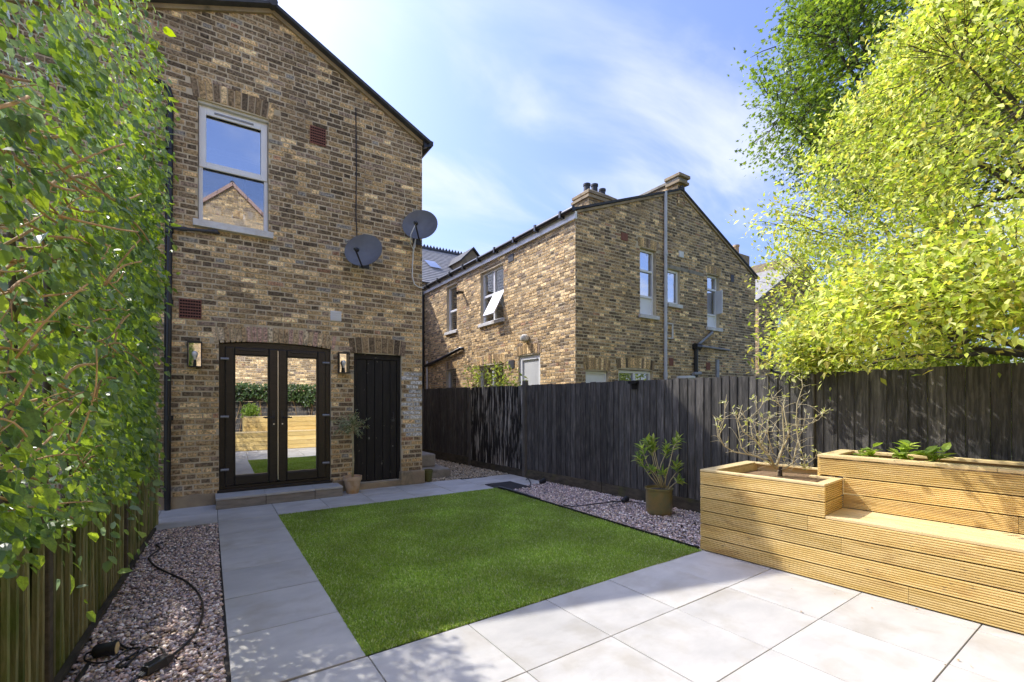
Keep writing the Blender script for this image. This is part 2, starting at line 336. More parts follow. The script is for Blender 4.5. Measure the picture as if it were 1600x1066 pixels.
STOCK = [(tuple(1.62 * x * k for x, k in zip(c, (1.17, 1.07, .85))), w) for c, w in [((.078, .063, .051), 2.6), ((.115, .091, .069), 5), ((.160, .123, .086), 6), ((.225, .170, .108), 5), ((.30, .228, .142), 4), ((.39, .31, .205), 2.2), ((.155, .124, .108), 2.5), ((.20, .128, .095), .5)]]
SP = np.array([w for _, w in STOCK]); SP = SP / SP.sum()
def stock_colour(shift=0.0, wt=None):
    i = int(np.clip(rng.choice(len(STOCK), p=SP if wt is None else wt), 0, len(STOCK) - 1)); c = STOCK[i][0]; k = (1 + shift) * random.uniform(.78, 1.25)
    return tuple(x * k for x in c)
def bond(poly, openings, course=0.075, bw=0.2275, hw=0.1145, phase=0.0):
    us = [p[0] for p in poly]; zs = [p[1] for p in poly]; period = bw + hw; out = []
    z = min(zs); r = 0
    while z < max(zs):
        u = min(us) - period + ((r % 2) * period / 2) + random.uniform(-.02, .02) + phase; k = 0
        while u < max(us):
            w = (bw if k % 2 == 0 else hw) + random.uniform(-.006, .006)
            a0, a1, b0, b1 = u + .0068, u + w - .0068, z + .0080, z + course - .0088; u += w; k += 1
            ok = True
            for (o0, o1, q0, q1) in openings:
                if b0 + .012 < q1 and b1 - .012 > q0:
                    if a0 >= o0 - .004 and a1 <= o1 + .004: ok = False; break
                    if a0 < o0 < a1: a1 = o0
                    elif a0 < o1 < a1: a0 = o1
            if not ok or a1 - a0 < .03: continue
            j = lambda s=.0036: random.uniform(-s, s)
            q = [(a0 + j(), b0 + j()), (a1 + j(), b0 + j()), (a1 + j(), b1 + j()), (a0 + j(), b1 + j())]
            q = clip(q, poly)
            if len(q) >= 3 and area(q) > .0012: out.append((q, r))
        z += course; r += 1
    return out
def wall_face(P, poly, openings, reveal, skin=0.0):
    m = MB(); us = sorted({p[0] for p in poly} | {o[0] for o in openings} | {o[1] for o in openings}); zs = sorted({p[1] for p in poly} | {o[2] for o in openings} | {o[3] for o in openings})
    for i in range(len(us) - 1):
        for k in range(len(zs) - 1):
            cu, cz = (us[i] + us[i + 1]) / 2, (zs[k] + zs[k + 1]) / 2
            if any(o[0] < cu < o[1] and o[2] < cz < o[3] for o in openings): continue
            q = clip([(us[i], zs[k]), (us[i + 1], zs[k]), (us[i + 1], zs[k + 1]), (us[i], zs[k + 1])], poly)
            if len(q) >= 3: m.add([P(u, z, skin) for u, z in q], [tuple(range(len(q)))])
    for (a, b, c, d) in openings:
        for (p, q) in (((a, c), (a, d)), ((b, c), (b, d)), ((a, d), (b, d)), ((a, c), (b, c))):
            m.add([P(*p, skin), P(*q, skin), P(*q, -reveal), P(*p, -reveal)], [(0, 1, 2, 3)])
    return m
def brick_wall(house, P, poly, openings, colour, singles=0, bias=None, reveal=0.22, proud=.0055, arches=()):
    """mortar sheet with every brick standing proud of it; the ones that show largest are objects of their own"""
    w = wall_face(P, poly, openings, reveal).build('wall', 'mortar', house)
    def in_arch(q):
        u = sum(p[0] for p in q) / len(q); z = sum(p[1] for p in q) / len(q)
        for (u0, u1, z0, hgt, rise, n) in arches:
            t = (u - (u0 + u1) / 2) / ((u1 - u0) / 2 + .08)
            if abs(t) < 1 and z0 - .03 < z < z0 + rise * (1 - t * t) + hgt - rise: return True
        return False
    bl = [(q, r) for q, r in bond(poly, openings) if not in_arch(q)]
    for (u0, u1, z0, hgt, rise, n) in arches:                 # segmental arches of bricks on end
        cx_ = (u0 + u1) / 2; half = (u1 - u0) / 2 + .06; fan = .035
        for i in range(n):
            t0, t1 = -1 + 2 * i / n, -1 + 2 * (i + 1) / n; g = .005
            zb = lambda t: z0 + rise * (1 - t * t)
            q = [(cx_ + half * t0 + g, zb(t0) + .004), (cx_ + half * t1 - g, zb(t1) + .004), (cx_ + (half + fan) * t1 - g, zb(t1) + hgt - rise), (cx_ + (half + fan) * t0 + g, zb(t0) + hgt - rise)]
            bl.append((q, -1))
    size = []
    for q, r in bl:
        u = sum(p[0] for p in q) / len(q); z = sum(p[1] for p in q) / len(q); p = Vector(P(u, z, 0)); dd = (p - Vector((0, 0, CAMH))).length
        vis = bias(u, z) if bias else 1.0
        size.append(-vis * area(q) / dd ** 2 if r >= 0 else -vis * area(q) / dd ** 2 * 1.2)
    order = np.argsort(size); pick = set(order[:singles].tolist())
    rest = MB()
    for i, (q, r) in enumerate(bl):
        u = sum(p[0] for p in q) / len(q); z = sum(p[1] for p in q) / len(q); c = colour(u, z, r)
        pd = proud + random.uniform(-.003, .0045) + (.004 if r < 0 else 0); d0 = -.004 if r >= 0 else -.10
        if i in pick: MB().prism(P, q, d0, pd, c, .0035).build('brick', 'brick', w)
        else: rest.prism(P, q, d0, pd, c, .0035)
    if rest.v:
        o = rest.build('brickwork', 'brick', w); o['kind'] = 'stuff'
    return w
# ------------------------------------------------------------------ ground, paving, turf, gravel
FX = lambda y: 4.98 + (7.12 - y) * 0.091              # line of the tall fence on the right
LX = lambda y: -0.56 - (6.68 - y) * 0.0393            # line of the low fence on the left
BD = Vector((0.1012, -0.9949, 0)); BN = Vector((0.9949, 0.1012, 0)); B0 = Vector((3.965, 2.70, 0))   # bench run and its depth

struct(MB().add([(-300, -300, -.075), (300, -300, -.075), (300, 300, -.075), (-300, 300, -.075)], [(0, 1, 2, 3)]).build('ground', 'ground_soil'))
def slab(parent, quad, z=0.0, th=.03, m='porcelain', gap=.0032):
    cxm = sum(p[0] for p in quad) / 4; cym = sum(p[1] for p in quad) / 4
    q = [(x + (gap if x < cxm else -gap), y + (gap if y < cym else -gap)) for x, y in quad]
    zt = z + random.uniform(-.0012, .0012)
    return MB().add([(x, y, zt - th) for x, y in q] + [(x, y, zt) for x, y in q],
                    [(3, 2, 1, 0), (4, 5, 6, 7), (0, 1, 5, 4), (1, 2, 6, 5), (2, 3, 7, 6), (3, 0, 4, 7)]).build('slab', m, parent, bevel=.0022)
def R4(x0, x1, y0, y1): return [(x0, y0), (x1, y0), (x1, y1), (x0, y1)]
patio = struct(MB().add([(.06, -1.0, -.012), (5.6, -1.0, -.012), (5.2, 2.665, -.012), (.07, 2.62, -.012)], [(0, 1, 2, 3)]).build('patio', 'grout'))
nodep = lambda i, j: (.742 + .647 * i + .020 * j + .0, 2.615 + .0150 * i - .632 * j)
for i in range(-1, 7):
    for j in range(0, 5):
        slab(patio, [nodep(i, j + 1), nodep(i + 1, j + 1), nodep(i + 1, j), nodep(i, j)])
path = struct(MB().add([(-.62, 6.44, -.012), (.055, 6.44, -.012), (.055, 2.6, -.012), (.72, 2.6, -.012), (.72, 6.45, -.012), (4.95, 6.45, -.012), (4.95, 7.6, -.012), (-.62, 7.6, -.012)], [(0, 1, 5, 6, 7), (1, 2, 3, 4)]).build('path', 'grout'))
ys = [2.622, 3.28, 3.925, 4.57, 5.215, 5.84, 6.46]
for a, b in zip(ys[:-1], ys[1:]): slab(path, [(.082 - .004 * (a - 2.6) * 1.5, a), (.735 - .008 * (a - 2.6), a), (.735 - .008 * (b - 2.6), b), (.082 - .004 * (b - 2.6) * 1.5, b)])
xs_ = [-.56, .062, .704, 1.332, 1.955, 2.58, 3.21, 3.83]
for a, b in zip(xs_[:-1], xs_[1:]):
    slab(path, R4(a, b, 6.46, 7.06)); slab(path, R4(a, b, 7.06, 7.588))
slab(path, R4(3.83, 4.40, 6.84, 7.50)); slab(path, R4(4.40, 4.93, 6.42, 7.10)); slab(path, R4(4.40, 4.93, 7.10, 7.55)); slab(path, R4(3.83, 4.40, 6.46, 6.84), z=-.004)
slab(path, R4(-.62, -.56, 6.46, 7.588))

def ico(sub):
    import bmesh
    bm = bmesh.new(); bmesh.ops.create_icosphere(bm, subdivisions=sub, radius=1.0)
    V = np.array([v.co[:] for v in bm.verts]); F = [tuple(v.index for v in f.verts) for f in bm.faces]; bm.free(); return V, F
ICO1, ICO2 = ico(1), ico(2)
PEB = np.array([2.15, 2.12, 2.05]) * np.array([(.20, .165, .16), (.29, .215, .19), (.46, .42, .39), (.085, .075, .075), (.30, .24, .18), (.15, .12, .125), (.36, .28, .25), (.24, .21, .22)])
TAN = 1.7 * np.array([(.30, .24, .16), (.38, .31, .21), (.45, .40, .31), (.22, .175, .12), (.28, .25, .20)])
def gravel(name, pts, tmpl, pal, size, zt):
    n = len(pts); V, F = tmpl
    pos = np.column_stack([pts[:, 0], pts[:, 1], zt + rng.uniform(-.020, .004, n)])
    sc3 = np.stack([rng.uniform(.8, 1.45, n), rng.uniform(.7, 1.1, n), rng.uniform(.45, .8, n)], -1) * (size * rng.uniform(.6, 1.3, n))[:, None]
    a = rng.uniform(0, 2 * PI, n); t = rng.normal(0, .35, n)
    d = np.stack([np.cos(a) * np.cos(t), np.sin(a) * np.cos(t), np.sin(t)], -1); up = np.stack([rng.normal(0, .3, n), rng.normal(0, .3, n), np.ones(n)], -1)
    R = frames(d, up); W = (V[None] * sc3[:, None, :]) * (1 + rng.normal(0, .10, (n, V.shape[0], 1)))
    P3 = pos[:, None] + np.einsum('nij,nkj->nki', R, W)
    cols = pal[rng.integers(0, len(pal), n)] * rng.uniform(.75, 1.25, (n, 1))
    return P3, F, cols
def gravel_bed(name, label, base, sets, extra=None):
    b = MB().add([(x, y, z) for x, y, z in base], [tuple(range(len(base)))]).build(name, 'under_gravel'); tag(b, label, 'gravel', kind='stuff')
    for P3, F, cols in sets:
        o = np_mesh('pebbles', P3, F, cols, 'pebble', b, smooth=True); o['kind'] = 'stuff'
    return b
def rnd_in(n, x0f, x1f, y0, y1):
    y = rng.uniform(y0, y1, n); u = rng.uniform(0, 1, n); a = x0f(y); b = x1f(y); return np.column_stack([a + (b - a) * u, y])
c_ = lambda v: (lambda y: np.full_like(y, v))
gravel_bed('gravel', 'purple grey pebbles in the bed between low slatted fence and paved path',
    [(-.80, .5, -.03), (.06, .5, -.03), (.055, 6.45, -.03), (-.62, 6.45, -.03)],
    [gravel('a', rnd_in(5300, lambda y: LX(y) + .05, c_(.058), 2.7, 4.2), ICO2, PEB, .0115, .000),
     gravel('b', rnd_in(8800, lambda y: LX(y) + .05, c_(.055), 4.2, 6.42), ICO1, PEB, .0115, .000),
     gravel('c', rnd_in(2200, lambda y: LX(y) + .05, c_(.07), .6, 2.7), ICO1, PEB, .017, .000)])
rp_ = rnd_in(18500, c_(4.0), lambda y: FX(y) - .05, 2.72, 6.75)
rp_ = rp_[~((rp_[:, 0] < 4.42) & (rp_[:, 1] > 6.2)) & ~((rp_[:, 0] < 4.95) & (rp_[:, 1] > 6.4))]
gravel_bed('gravel', 'pinkish grey pebbles in the bed between turf and tall black fence',
    [(3.98, 2.66, -.03), (5.45, 2.66, -.03), (5.05, 6.8, -.03), (3.98, 6.8, -.03)], [gravel('d', rp_, ICO1, PEB * 1.08, .0115, .004)])
pp_ = rnd_in(8500, c_(3.15), lambda y: FX(y) - .03, 7.52, 11.5); pp_ = pp_[~((pp_[:, 0] < 4.95) & (pp_[:, 1] < 7.58))]
gravel_bed('gravel', 'tan shingle filling the side passage beside the concrete steps',
    [(3.12, 7.56, -.03), (5.0, 7.56, -.03), (4.7, 11.6, -.03), (3.12, 11.6, -.03)], [gravel('e', pp_, ICO1, TAN, .0135, .006)])

# artificial turf
TX0, TX1, TY0, TY1 = .722, 3.955, 2.632, 6.452
turf = MB().add([(TX0 + .012, TY0, -.006), (TX1, TY0 + .05, -.006), (TX1, TY1, -.006), (TX0 - .020, TY1, -.006)], [(0, 1, 2, 3)]).build('grass', 'turf_base')
tag(turf, 'rectangle of short green artificial grass framed by grey paving', 'grass', kind='stuff')
n = 190000
y = TY0 + (TY1 - TY0) * rng.uniform(0, 1, n) ** 1.15; u = rng.uniform(0, 1, n)
x0 = TX0 + .012 - .032 * (y - TY0) / (TY1 - TY0); x = x0 + (TX1 - x0) * u; y = np.maximum(y, TY0 + .05 * (x - TX0) / (TX1 - TX0))
lean = np.sin(x * 5.1 + 1.3 * np.sin(y * 3.7)) + .8 * np.sin(y * 6.3 + x * 2.1) + .6 * np.sin(x * 13 + y * 9)
ang = rng.uniform(0, 2 * PI, n) * .55 + lean * .6; ln = rng.uniform(.35, 1.15, n) * .018
tip = np.stack([np.cos(ang) * ln, np.sin(ang) * ln - .004, rng.uniform(.012, .024, n)], -1)
wdir = rng.uniform(0, PI, n); wv = np.stack([np.cos(wdir), np.sin(wdir), np.zeros(n)], -1) * rng.uniform(.0018, .0040, n)[:, None]
b0 = np.stack([x, y, np.full(n, -.006)], -1)
mid = b0 + tip * np.array([.35, .35, .62]); V = np.stack([b0 - wv, b0 + wv, mid + wv, b0 + tip, mid - wv], 1)
tone = rng.choice(4, n, p=[.42, .33, .17, .08]); TC = np.array([(.28, .43, .085), (.42, .56, .13), (.56, .66, .25), (.72, .74, .48)])
pn = .93 + .10 * lean / 2.4
np_o = np_mesh('blades', V, [(0, 1, 2, 3, 4)], TC[tone] * (rng.uniform(.8, 1.2, n) * pn)[:, None], 'turf', turf); np_o['kind'] = 'stuff'
# black plastic edging along the turf's right side
o = MB().box(3.962, 3.974, 2.72, 6.2, -.03, .022).tube([(3.968, 5.3, .022), (3.966, 5.9, .026), (3.955, 6.2, .03), (3.93, 6.38, .03)], .017, 8).build('edging_strip', 'black_plastic', None, smooth='auto')
tag(o, 'black plastic edging strip between green turf and right pebble bed', 'edging')
dc = thing('drain_cover', 'dark ribbed metal drain cover at the far corner of the turf', 'drain cover', (4.2, 6.5, 0))
MB().box(3.93, 4.46, 6.19, 6.82, -.02, .010).build('plate', 'black_metal', dc, bevel=.003)
for k in range(11): MB().box(3.96, 4.43, 6.22 + k * .055, 6.247 + k * .055, .008, .017).build('rib', 'lead', dc)
# ------------------------------------------------------------------ windows and roofs
def window(house, P, u0, u1, z0, z1, rec=.09, m='upvc_white', cross=(), mull=(), fw=.055, glass='glass', sill=None, solid=(), back=None, silldep=.07):
    """frame mesh with panes, sill and blind as its own pieces; cross/mull are bar positions in metres"""
    f = MB(); f.ring(P, u0, u1, z0, z1, fw, -rec - .07, -rec)
    zs = [z0 + fw] + sorted(cross) + [z1 - fw]; us = [u0 + fw] + sorted(mull) + [u1 - fw]
    for c in cross: f.pbox(P, u0 + fw, u1 - fw, c - fw * .55, c + fw * .55, -rec - .06, -rec + .006)
    for c in mull: f.pbox(P, c - fw * .5, c + fw * .5, z0 + fw, z1 - fw, -rec - .062, -rec + .003)
    w = f.build('window', m, house, bevel=.004)
    for i in range(len(us) - 1):
        for k in range(len(zs) - 1):
            mm = m if (k in solid) else glass
            MB().pbox(P, us[i] - .01, us[i + 1] + .01, zs[k] - .01, zs[k + 1] + .01, -rec - .045, -rec - .035).build('panel' if k in solid else 'pane', mm, w)
    if sill is not None:
        MB().pbox(P, u0 - sill, u1 + sill, z0 - .095, z0 - .002, -.15, silldep).build('sill', 'sill_white', w, bevel=.006)
    if back: MB().pbox(P, u0 + .01, u1 - .01, z0 + back[1], z1 - .01, -rec - .18, -rec - .17).build(back[0], back[2], w)
    return w
def gable_roof(house, pts, y0, y1, th=.06, m='slate', name='roof'):
    """pts: eave, ridge, eave as (x, z) of the wall head; slates lie on top"""
    (xa, za), (xr, zr), (xb, zb) = pts; f = MB()
    for (x0, z0, x1, z1) in ((xa, za, xr, zr), (xr, zr, xb, zb)):
        nn = Vector((-(z1 - z0), 0, x1 - x0)).normalized() * th
        a, b = Vector((x0, 0, z0)), Vector((x1, 0, z1))
        e = (b - a).normalized() * .10
        if x0 == xa: a = a - e
        else: b = b + e
        vs = []
        for Y in (y0, y1):
            for p in (a, b, b + nn, a + nn): vs.append((p.x, Y, p.z + .012))
        f.add(vs, [(0, 1, 2, 3), (7, 6, 5, 4), (0, 4, 5, 1), (1, 5, 6, 2), (2, 6, 7, 3), (3, 7, 4, 0)])
    r = f.build(name, m, house)
    MB().tube([(xr, y0 - .01, zr + th + .01), (xr, y1, zr + th + .01)], .07, 8).build('ridge_tile', 'lead', r, smooth='auto')
    return r
def verge(house, P, pts, w=.05):
    f = MB()
    for (a, b) in zip(pts[:-1], pts[1:]):
        f.prism(P, [(a[0], a[1] - w), (b[0], b[1] - w), (b[0], b[1] + .012), (a[0], a[1] + .012)], -.02, .045)
    return f.build('verge', 'plinth', house)
def vent_brick(house, P, u0, u1, z0, z1, d=.016, nu=8, nz=6, m='terracotta_vent'):
    v = MB().pbox(P, u0, u1, z0, z1, -.02, d).build('air_brick', m, house, bevel=.003); h = MB()
    for i in range(nu):
        for k in range(nz):
            a = u0 + (u1 - u0) * (i + .5 + .25) / (nu + .5); b = z0 + (z1 - z0) * (k + .5 + .25) / (nz + .5); s = .36 * min((u1 - u0) / nu, (z1 - z0) / nz)
            h.pbox(P, a - s, a + s, b - s, b + s, d - .004, d + .0015)
    o = h.build('holes', 'dark_hole', v); o['kind'] = 'stuff'
def walls_plain(house, quads, m='mortar', name='side_wall'):
    f = MB()
    for q in quads: f.add(q, [tuple(range(len(q)))])
    return f.build(name, m, house)

# ------------------------------------------------------------------ the near house (rear wing)
PH = wall_y(YW)
house = thing('brick_house', 'brown brick house wing with french doors, old black door and one upper window', 'house', (.74, YW, 0))
RZ, RX = 7.21, .74
HP = [(-2.4, 0), (3.1, 0), (3.1, 5.99), (RX, RZ), (-2.4, RZ - 3.14 * .415)]
def house_col(u, z, r):
    if r < 0:
        if z < 2.7 and u < 1.75: return random.choice([(.60, .45, .27), (.52, .38, .22), (.64, .51, .33), (.46, .32, .18), (.54, .35, .26)])
        c = stock_colour(.05); return c
    if 2.80 < u < 3.05 and .86 < z < 1.92 and random.random() < .93: k0 = random.uniform(.46, .66); return (k0, k0 * .985, k0 * .95)
    hi = min(1, max(0, (z - 3.2) / 2.5)); wt = SP.copy(); wt[:2] *= 1 + 1.5 * hi; wt[4:6] *= 1 - .6 * hi
    if z < 3.5 and mnoise.noise(Vector((u * 1.3, z * 1.3, 2))) > .0: wt[3:6] *= 2.6
    if z < 1.2: wt[:2] *= 1.3
    wt = wt / wt.sum(); c = stock_colour(.10 + .30 * mnoise.noise(Vector((u * .9, z * .55, 5))) + .15 * mnoise.noise(Vector((u * 2.6, z * 2.2, 8))), wt)
    if random.random() < .03: c = tuple(.32 * k for k in (1, .9, .75))
    return c
hw = brick_wall(house, PH, HP, [(-.16, .70, 3.92, 5.60), (.082, 1.572, .15, 2.305), (1.925, 2.722, .10, 2.225)], house_col, singles=300,
    bias=lambda u, z: (1.0 if u > -.42 else .02), arches=[(-.16, .70, 5.60, .27, .02, 12), (.082, 1.572, 2.245, .285, .058, 24), (1.925, 2.722, 2.20, .30, .04, 9)])
walls_plain(house, [[(3.1, YW, 0), (3.1, 16.3, 0), (3.1, 16.3, 5.99), (3.1, YW, 5.99)], [(-2.4, YW, 0), (-2.4, 16.3, 0), (-2.4, 16.3, 5.86), (-2.4, YW, 5.86)]])
rf = gable_roof(house, [(-2.4, HP[4][1]), (RX, RZ), (3.1, 5.99)], YW - .15, 16.3, th=.042)
verge(house, PH, [HP[4], (RX, RZ), (3.1, 5.99)])
MB().tube([(3.20, YW - .06, 5.955), (3.20, 16.2, 5.955)], .062, 10).add([(3.1, YW - .10, 5.87), (3.27, YW - .10, 5.95), (3.27, YW - .10, 6.02), (3.1, YW - .10, 6.05), (3.1, YW - .03, 5.87), (3.27, YW - .03, 5.95), (3.27, YW - .03, 6.02), (3.1, YW - .03, 6.05)],
    [(3, 2, 1, 0), (4, 5, 6, 7), (0, 1, 5, 4), (1, 2, 6, 5), (2, 3, 7, 6), (3, 0, 4, 7)]).build('gutter', 'black_plastic', rf, smooth='auto')
# rough cement plinth
def rough_box(P, u0, u1, z0, z1, d, seg=.12):
    f = MB(); n = max(1, int((u1 - u0) / seg)); vs = []; fs = []
    for i in range(n + 1):
        u = u0 + (u1 - u0) * i / n; jz = random.uniform(-.012, .012); jd = random.uniform(-.008, .008)
        vs += [P(u, z0, d + jd), P(u, z1 + jz, d + jd), P(u, z1 + jz + .012, -.02)]
    for i in range(n):
        a, b = i * 3, i * 3 + 3; fs += [(a, b, b + 1, a + 1), (a + 1, b + 1, b + 2, a + 2)]
    e = n * 3; fs += [(0, 1, 2), (e, e + 1, e + 2)]
    return f.add(vs, fs)
rough_box(PH, -2.4, .04, 0, .155, .035).build('plinth', 'plinth', house)
rough_box(PH, 1.60, 1.93, 0, .17, .05).build('plinth', 'plinth', house)
MB().pbox(PH, 1.90, 2.74, -.01, .098, -.14, .06).build('threshold', 'plinth', house, bevel=.012)
MB().pbox(PH, 2.70, 3.13, -.01, .235, -.1, .075).build('corner_stone', 'plinth', house, bevel=.025)
# upper window
uw = window(house, PH, -.155, .697, 3.925, 5.565, rec=.085, cross=(4.745,), fw=.05, glass='glass_clear', sill=.06, silldep=.075)
for ch_ in uw.children:
    if ch_.name.startswith('pane') and max(v.co.z for v in ch_.data.vertices) > 5: ch_.data.materials[0] = MATS['glass_sky']
MB().ring(PH, -.15, .69, 4.70, 5.53, .085, -.10, -.066).build('sash', 'upvc_white', uw, bevel=.006)
MB().pbox(PH, .03, .51, 5.478, 5.502, -.068, -.058).build('trickle_vent', 'grey_metal', uw)
MB().pbox(PH, -.165, .705, 5.565, 5.602, -.15, -.03).build('head_trim', 'ivory_paint', uw)
MB().pbox(PH, -.11, .65, 5.02, 5.10, -.30, -.29).build('blind', 'blind', uw)
MB().pbox(PH, -.11, .65, 3.96, 4.10, -.40, -.16).build('inner_ledge', 'ivory_paint', uw)
# french doors
fd = MB(); z1 = 2.275
fd.pbox(PH, .084, .152, .155, 2.24, -.16, -.045); fd.pbox(PH, 1.502, 1.570, .155, 2.24, -.16, -.045); fd.pbox(PH, .084, 1.570, .155, .232, -.16, -.042)
arc = [(.082 + 1.49 * i / 14, 2.245 + .056 * (1 - (2 * i / 14 - 1) ** 2)) for i in range(15)]
for i in range(14): fd.prism(PH, [(arc[i][0], z1 - .06), (arc[i + 1][0], z1 - .06), arc[i + 1], arc[i]], -.16, -.048)
fdo = fd.build('french_doors', 'upvc_brown', house)
MB().pbox(PH, .06, 1.59, .150, .190, -.16, .012).build('threshold', 'upvc_brown', fdo, bevel=.004)
for (a, b, sgn) in ((.155, .822, 1), (.832, 1.499, -1)):
    lf = MB().ring(PH, a, b, .236, z1 - .062, .115, -.12, -.024, wb=.135, wt=.105).build('door_leaf', 'upvc_brown', fdo, bevel=.012)
    # glazing bead, pane, handle, hinges
    MB().ring(PH, a + .112, b - .112, .362, z1 - .16, .016, -.10, -.034).build('glazing_bead', 'upvc_brown', fdo, bevel=.004)
    MB().pbox(PH, a + .11, b - .11, .365, z1 - .163, -.085, -.075).build('pane', 'glass_door', fdo)
    hu = (b - .052) if sgn > 0 else (a + .052)
    h = MB().pbox(PH, hu - .017, hu + .017, 1.06, 1.30, -.024, -.010); h.tube([PH(hu, 1.20, -.01), PH(hu, 1.20, .035), PH(hu - sgn * .012, 1.20, .042), PH(hu - sgn * .125, 1.196, .044)], .0095, 8)
    h.build('handle', 'black_metal', fdo, smooth='auto')
    MB().lathe(PH(hu, 1.10, -.012), [(.011, 0), (.011, .008), (.004, .009)], 12, axis=(0, -1, 0)).build('lock', 'silver', fdo)
    eu = a + .012 if sgn > 0 else b - .012
    for hz_ in (.47, 1.22, 2.04): MB().tube([PH(eu - sgn * .065, hz_, -.012), PH(eu + sgn * .035, hz_, -.012)], .017, 8).build('hinge', 'grey_metal', fdo, smooth='auto')
    cu = (a + b) / 2; MB().pbox(PH, cu - .16, cu + .16, z1 - .106, z1 - .090, -.026, -.014).build('trickle_vent', 'black_plastic', fdo, bevel=.003)
MB().pbox(PH, .8225, .8315, .27, 2.19, -.06, -.018).build('meeting_strip', 'silver', fdo)
MB().add([PH(.0, 0, -2.2), PH(1.7, 0, -2.2), PH(1.7, 2.6, -2.2), PH(0, 2.6, -2.2)], [(0, 1, 2, 3)]).add([PH(-2.3, .14, -.2), PH(3, .14, -.2), PH(3, .14, -8), PH(-2.3, .14, -8)], [(0, 1, 2, 3)]).build('room', 'dark_interior', house)
# doorstep: tiled top and riser pieces
stp = MB().box(.05, 1.655, 7.215, 7.61, -.01, .118).build('doorstep', 'grout', house)
for a, b in ((.04, .633), (.633, 1.27), (1.27, 1.665)):
    MB().box(a + .002, b - .002, 7.195, 7.612 if b < 1.5 else 7.612, .122, .150).build('tread_tile', 'porcelain', stp, bevel=.003)
    MB().box(a + .004, b - .004, 7.203, 7.214, .002, .119).build('riser_tile', 'porcelain_riser', stp, bevel=.002)
MB().box(1.656, 1.664, 7.22, 7.61, .002, .119).build('riser_tile', 'porcelain_riser', stp)
# old plank door
od = MB().pbox(PH, 1.925, 2.722, 2.135, 2.222, -.13, -.055).pbox(PH, 1.925, 1.985, .10, 2.135, -.13, -.057).pbox(PH, 2.668, 2.722, .10, 2.135, -.13, -.057).build('plank_door', 'old_black_door', house, bevel=.004)
pw = [1.987, 2.155, 2.285, 2.42, 2.55, 2.666]
for a, b in zip(pw[:-1], pw[1:]): MB().pbox(PH, a + .003, b - .003, .105, 2.132, -.12, -.075 + random.uniform(-.003, .003)).build('plank', 'old_black_door', od, bevel=.005)
MB().tube([PH(2.60, 1.12, -.07), PH(2.60, 1.12, -.045), PH(2.60, 1.24, -.045), PH(2.60, 1.24, -.07)], .007, 6).pbox(PH, 2.575, 2.625, 1.09, 1.13, -.076, -.066).build('latch', 'lead', od, smooth='auto')
# pipes, vents, cables on the wall
dp = MB()
dp.tube([PH(-.49, .0, .06), PH(-.485, 1.2, .06)], .036, 12).tube([PH(-.485, 1.2, .06), PH(-.47, 3.2, .06), PH(-.455, 5.35, .06), PH(-.455, 5.48, .06), PH(-.48, 5.58, .06), PH(-.56, 5.63, .06), PH(-.9, 5.66, .06)], .033, 12)
for zc in (1.22, 2.75, 3.70, 4.8): dp.tube([PH(-.47, zc - .03, .06), PH(-.47, zc + .03, .06)], .046, 12)
dpo = dp.build('drainpipe', 'black_plastic', house, smooth='auto')
MB().tube([PH(-.525, .1, .02), PH(-.52, 2.4, .02), PH(-.505, 5.3, .02)], .009, 6).build('cable', 'black_plastic', dpo)
wp = MB().tube([PH(-.44, 3.745, .06), PH(-.2, 3.765, .06), PH(.05, 3.79, .06), PH(.08, 3.79, .0)], .021, 10).tube([PH(-.36, 3.75, .06), PH(-.28, 3.757, .06)], .029, 10).tube([PH(.0, 3.786, .06), PH(.07, 3.79, .06)], .028, 10)
wp.build('waste_pipe', 'lead', dpo, smooth='auto')
vent_brick(house, PH, -.37, -.118, 2.565, 2.83); vent_brick(house, PH, 1.263, 1.495, 5.43, 5.70)
vp = MB().pbox(PH, 1.563, 1.728, 2.71, 2.87, -.01, .022).build('vent_cover', 'white_plastic', house, bevel=.005)
for k in range(4): MB().pbox(PH, 1.58, 1.712, 2.728 + k * .034, 2.744 + k * .034, .02, .028).build('louvre', 'white_plastic', vp)
MB().tube([PH(1.955, 6.20, .02), PH(1.955, 6.0, .018), PH(1.962, 5.2, .018), PH(1.955, 4.5, .02), PH(1.965, 4.0, .05)], .008, 6).build('cable', 'black_plastic', house)
MB().tube([PH(2.95, 4.30, .12), PH(2.925, 4.12, .05), PH(2.915, 3.80, .018), PH(2.915, 3.60, .018), PH(2.95, 3.48, .018), PH(3.03, 3.435, .018), PH(3.12, 3.43, .01)], .011, 6).build('cable', 'white_plastic', house, smooth=True)

# things on the house
def lantern(u0, u1, z0, z1, label):
    t = thing('wall_lantern', label, 'lantern', PH((u0 + u1) / 2, z0, 0), 'mirror-backed box lanterns beside the french doors')
    MB().pbox(PH, u0 + .012, u1 - .012, z0 + .012, z1 - .012, .012, .022).build('mirror_plate', 'mirror', t)
    fr = MB().ring(PH, u0, u1, z0, z1, .014, .012, .105); fr.pbox(PH, u0, u1, z0, z1, .004, .0115); fr.build('frame', 'black_metal', t, bevel=.002)
    c = (u0 + u1) / 2; zc = (z0 + z1) / 2
    b = MB().lathe(PH(c, zc - .06, .06), [(.012, -.03), (.014, -.005), (.018, .012), (.034, .05), (.037, .068), (.030, .088), (.014, .10)], 16).build('bulb', 'bulb', t, smooth=True)
    MB().lathe(PH(c, z0 + .012, .06), [(.02, 0), (.02, .03), (.015, zc - .09 - z0)], 12).build('socket', 'black_metal', t, smooth='auto')
lantern(-.276, -.111, 1.905, 2.255, 'black box lantern with white bulb on the wall left of french doors')
lantern(1.672, 1.835, 1.885, 2.215, 'black box lantern with white bulb between french doors and old black door')
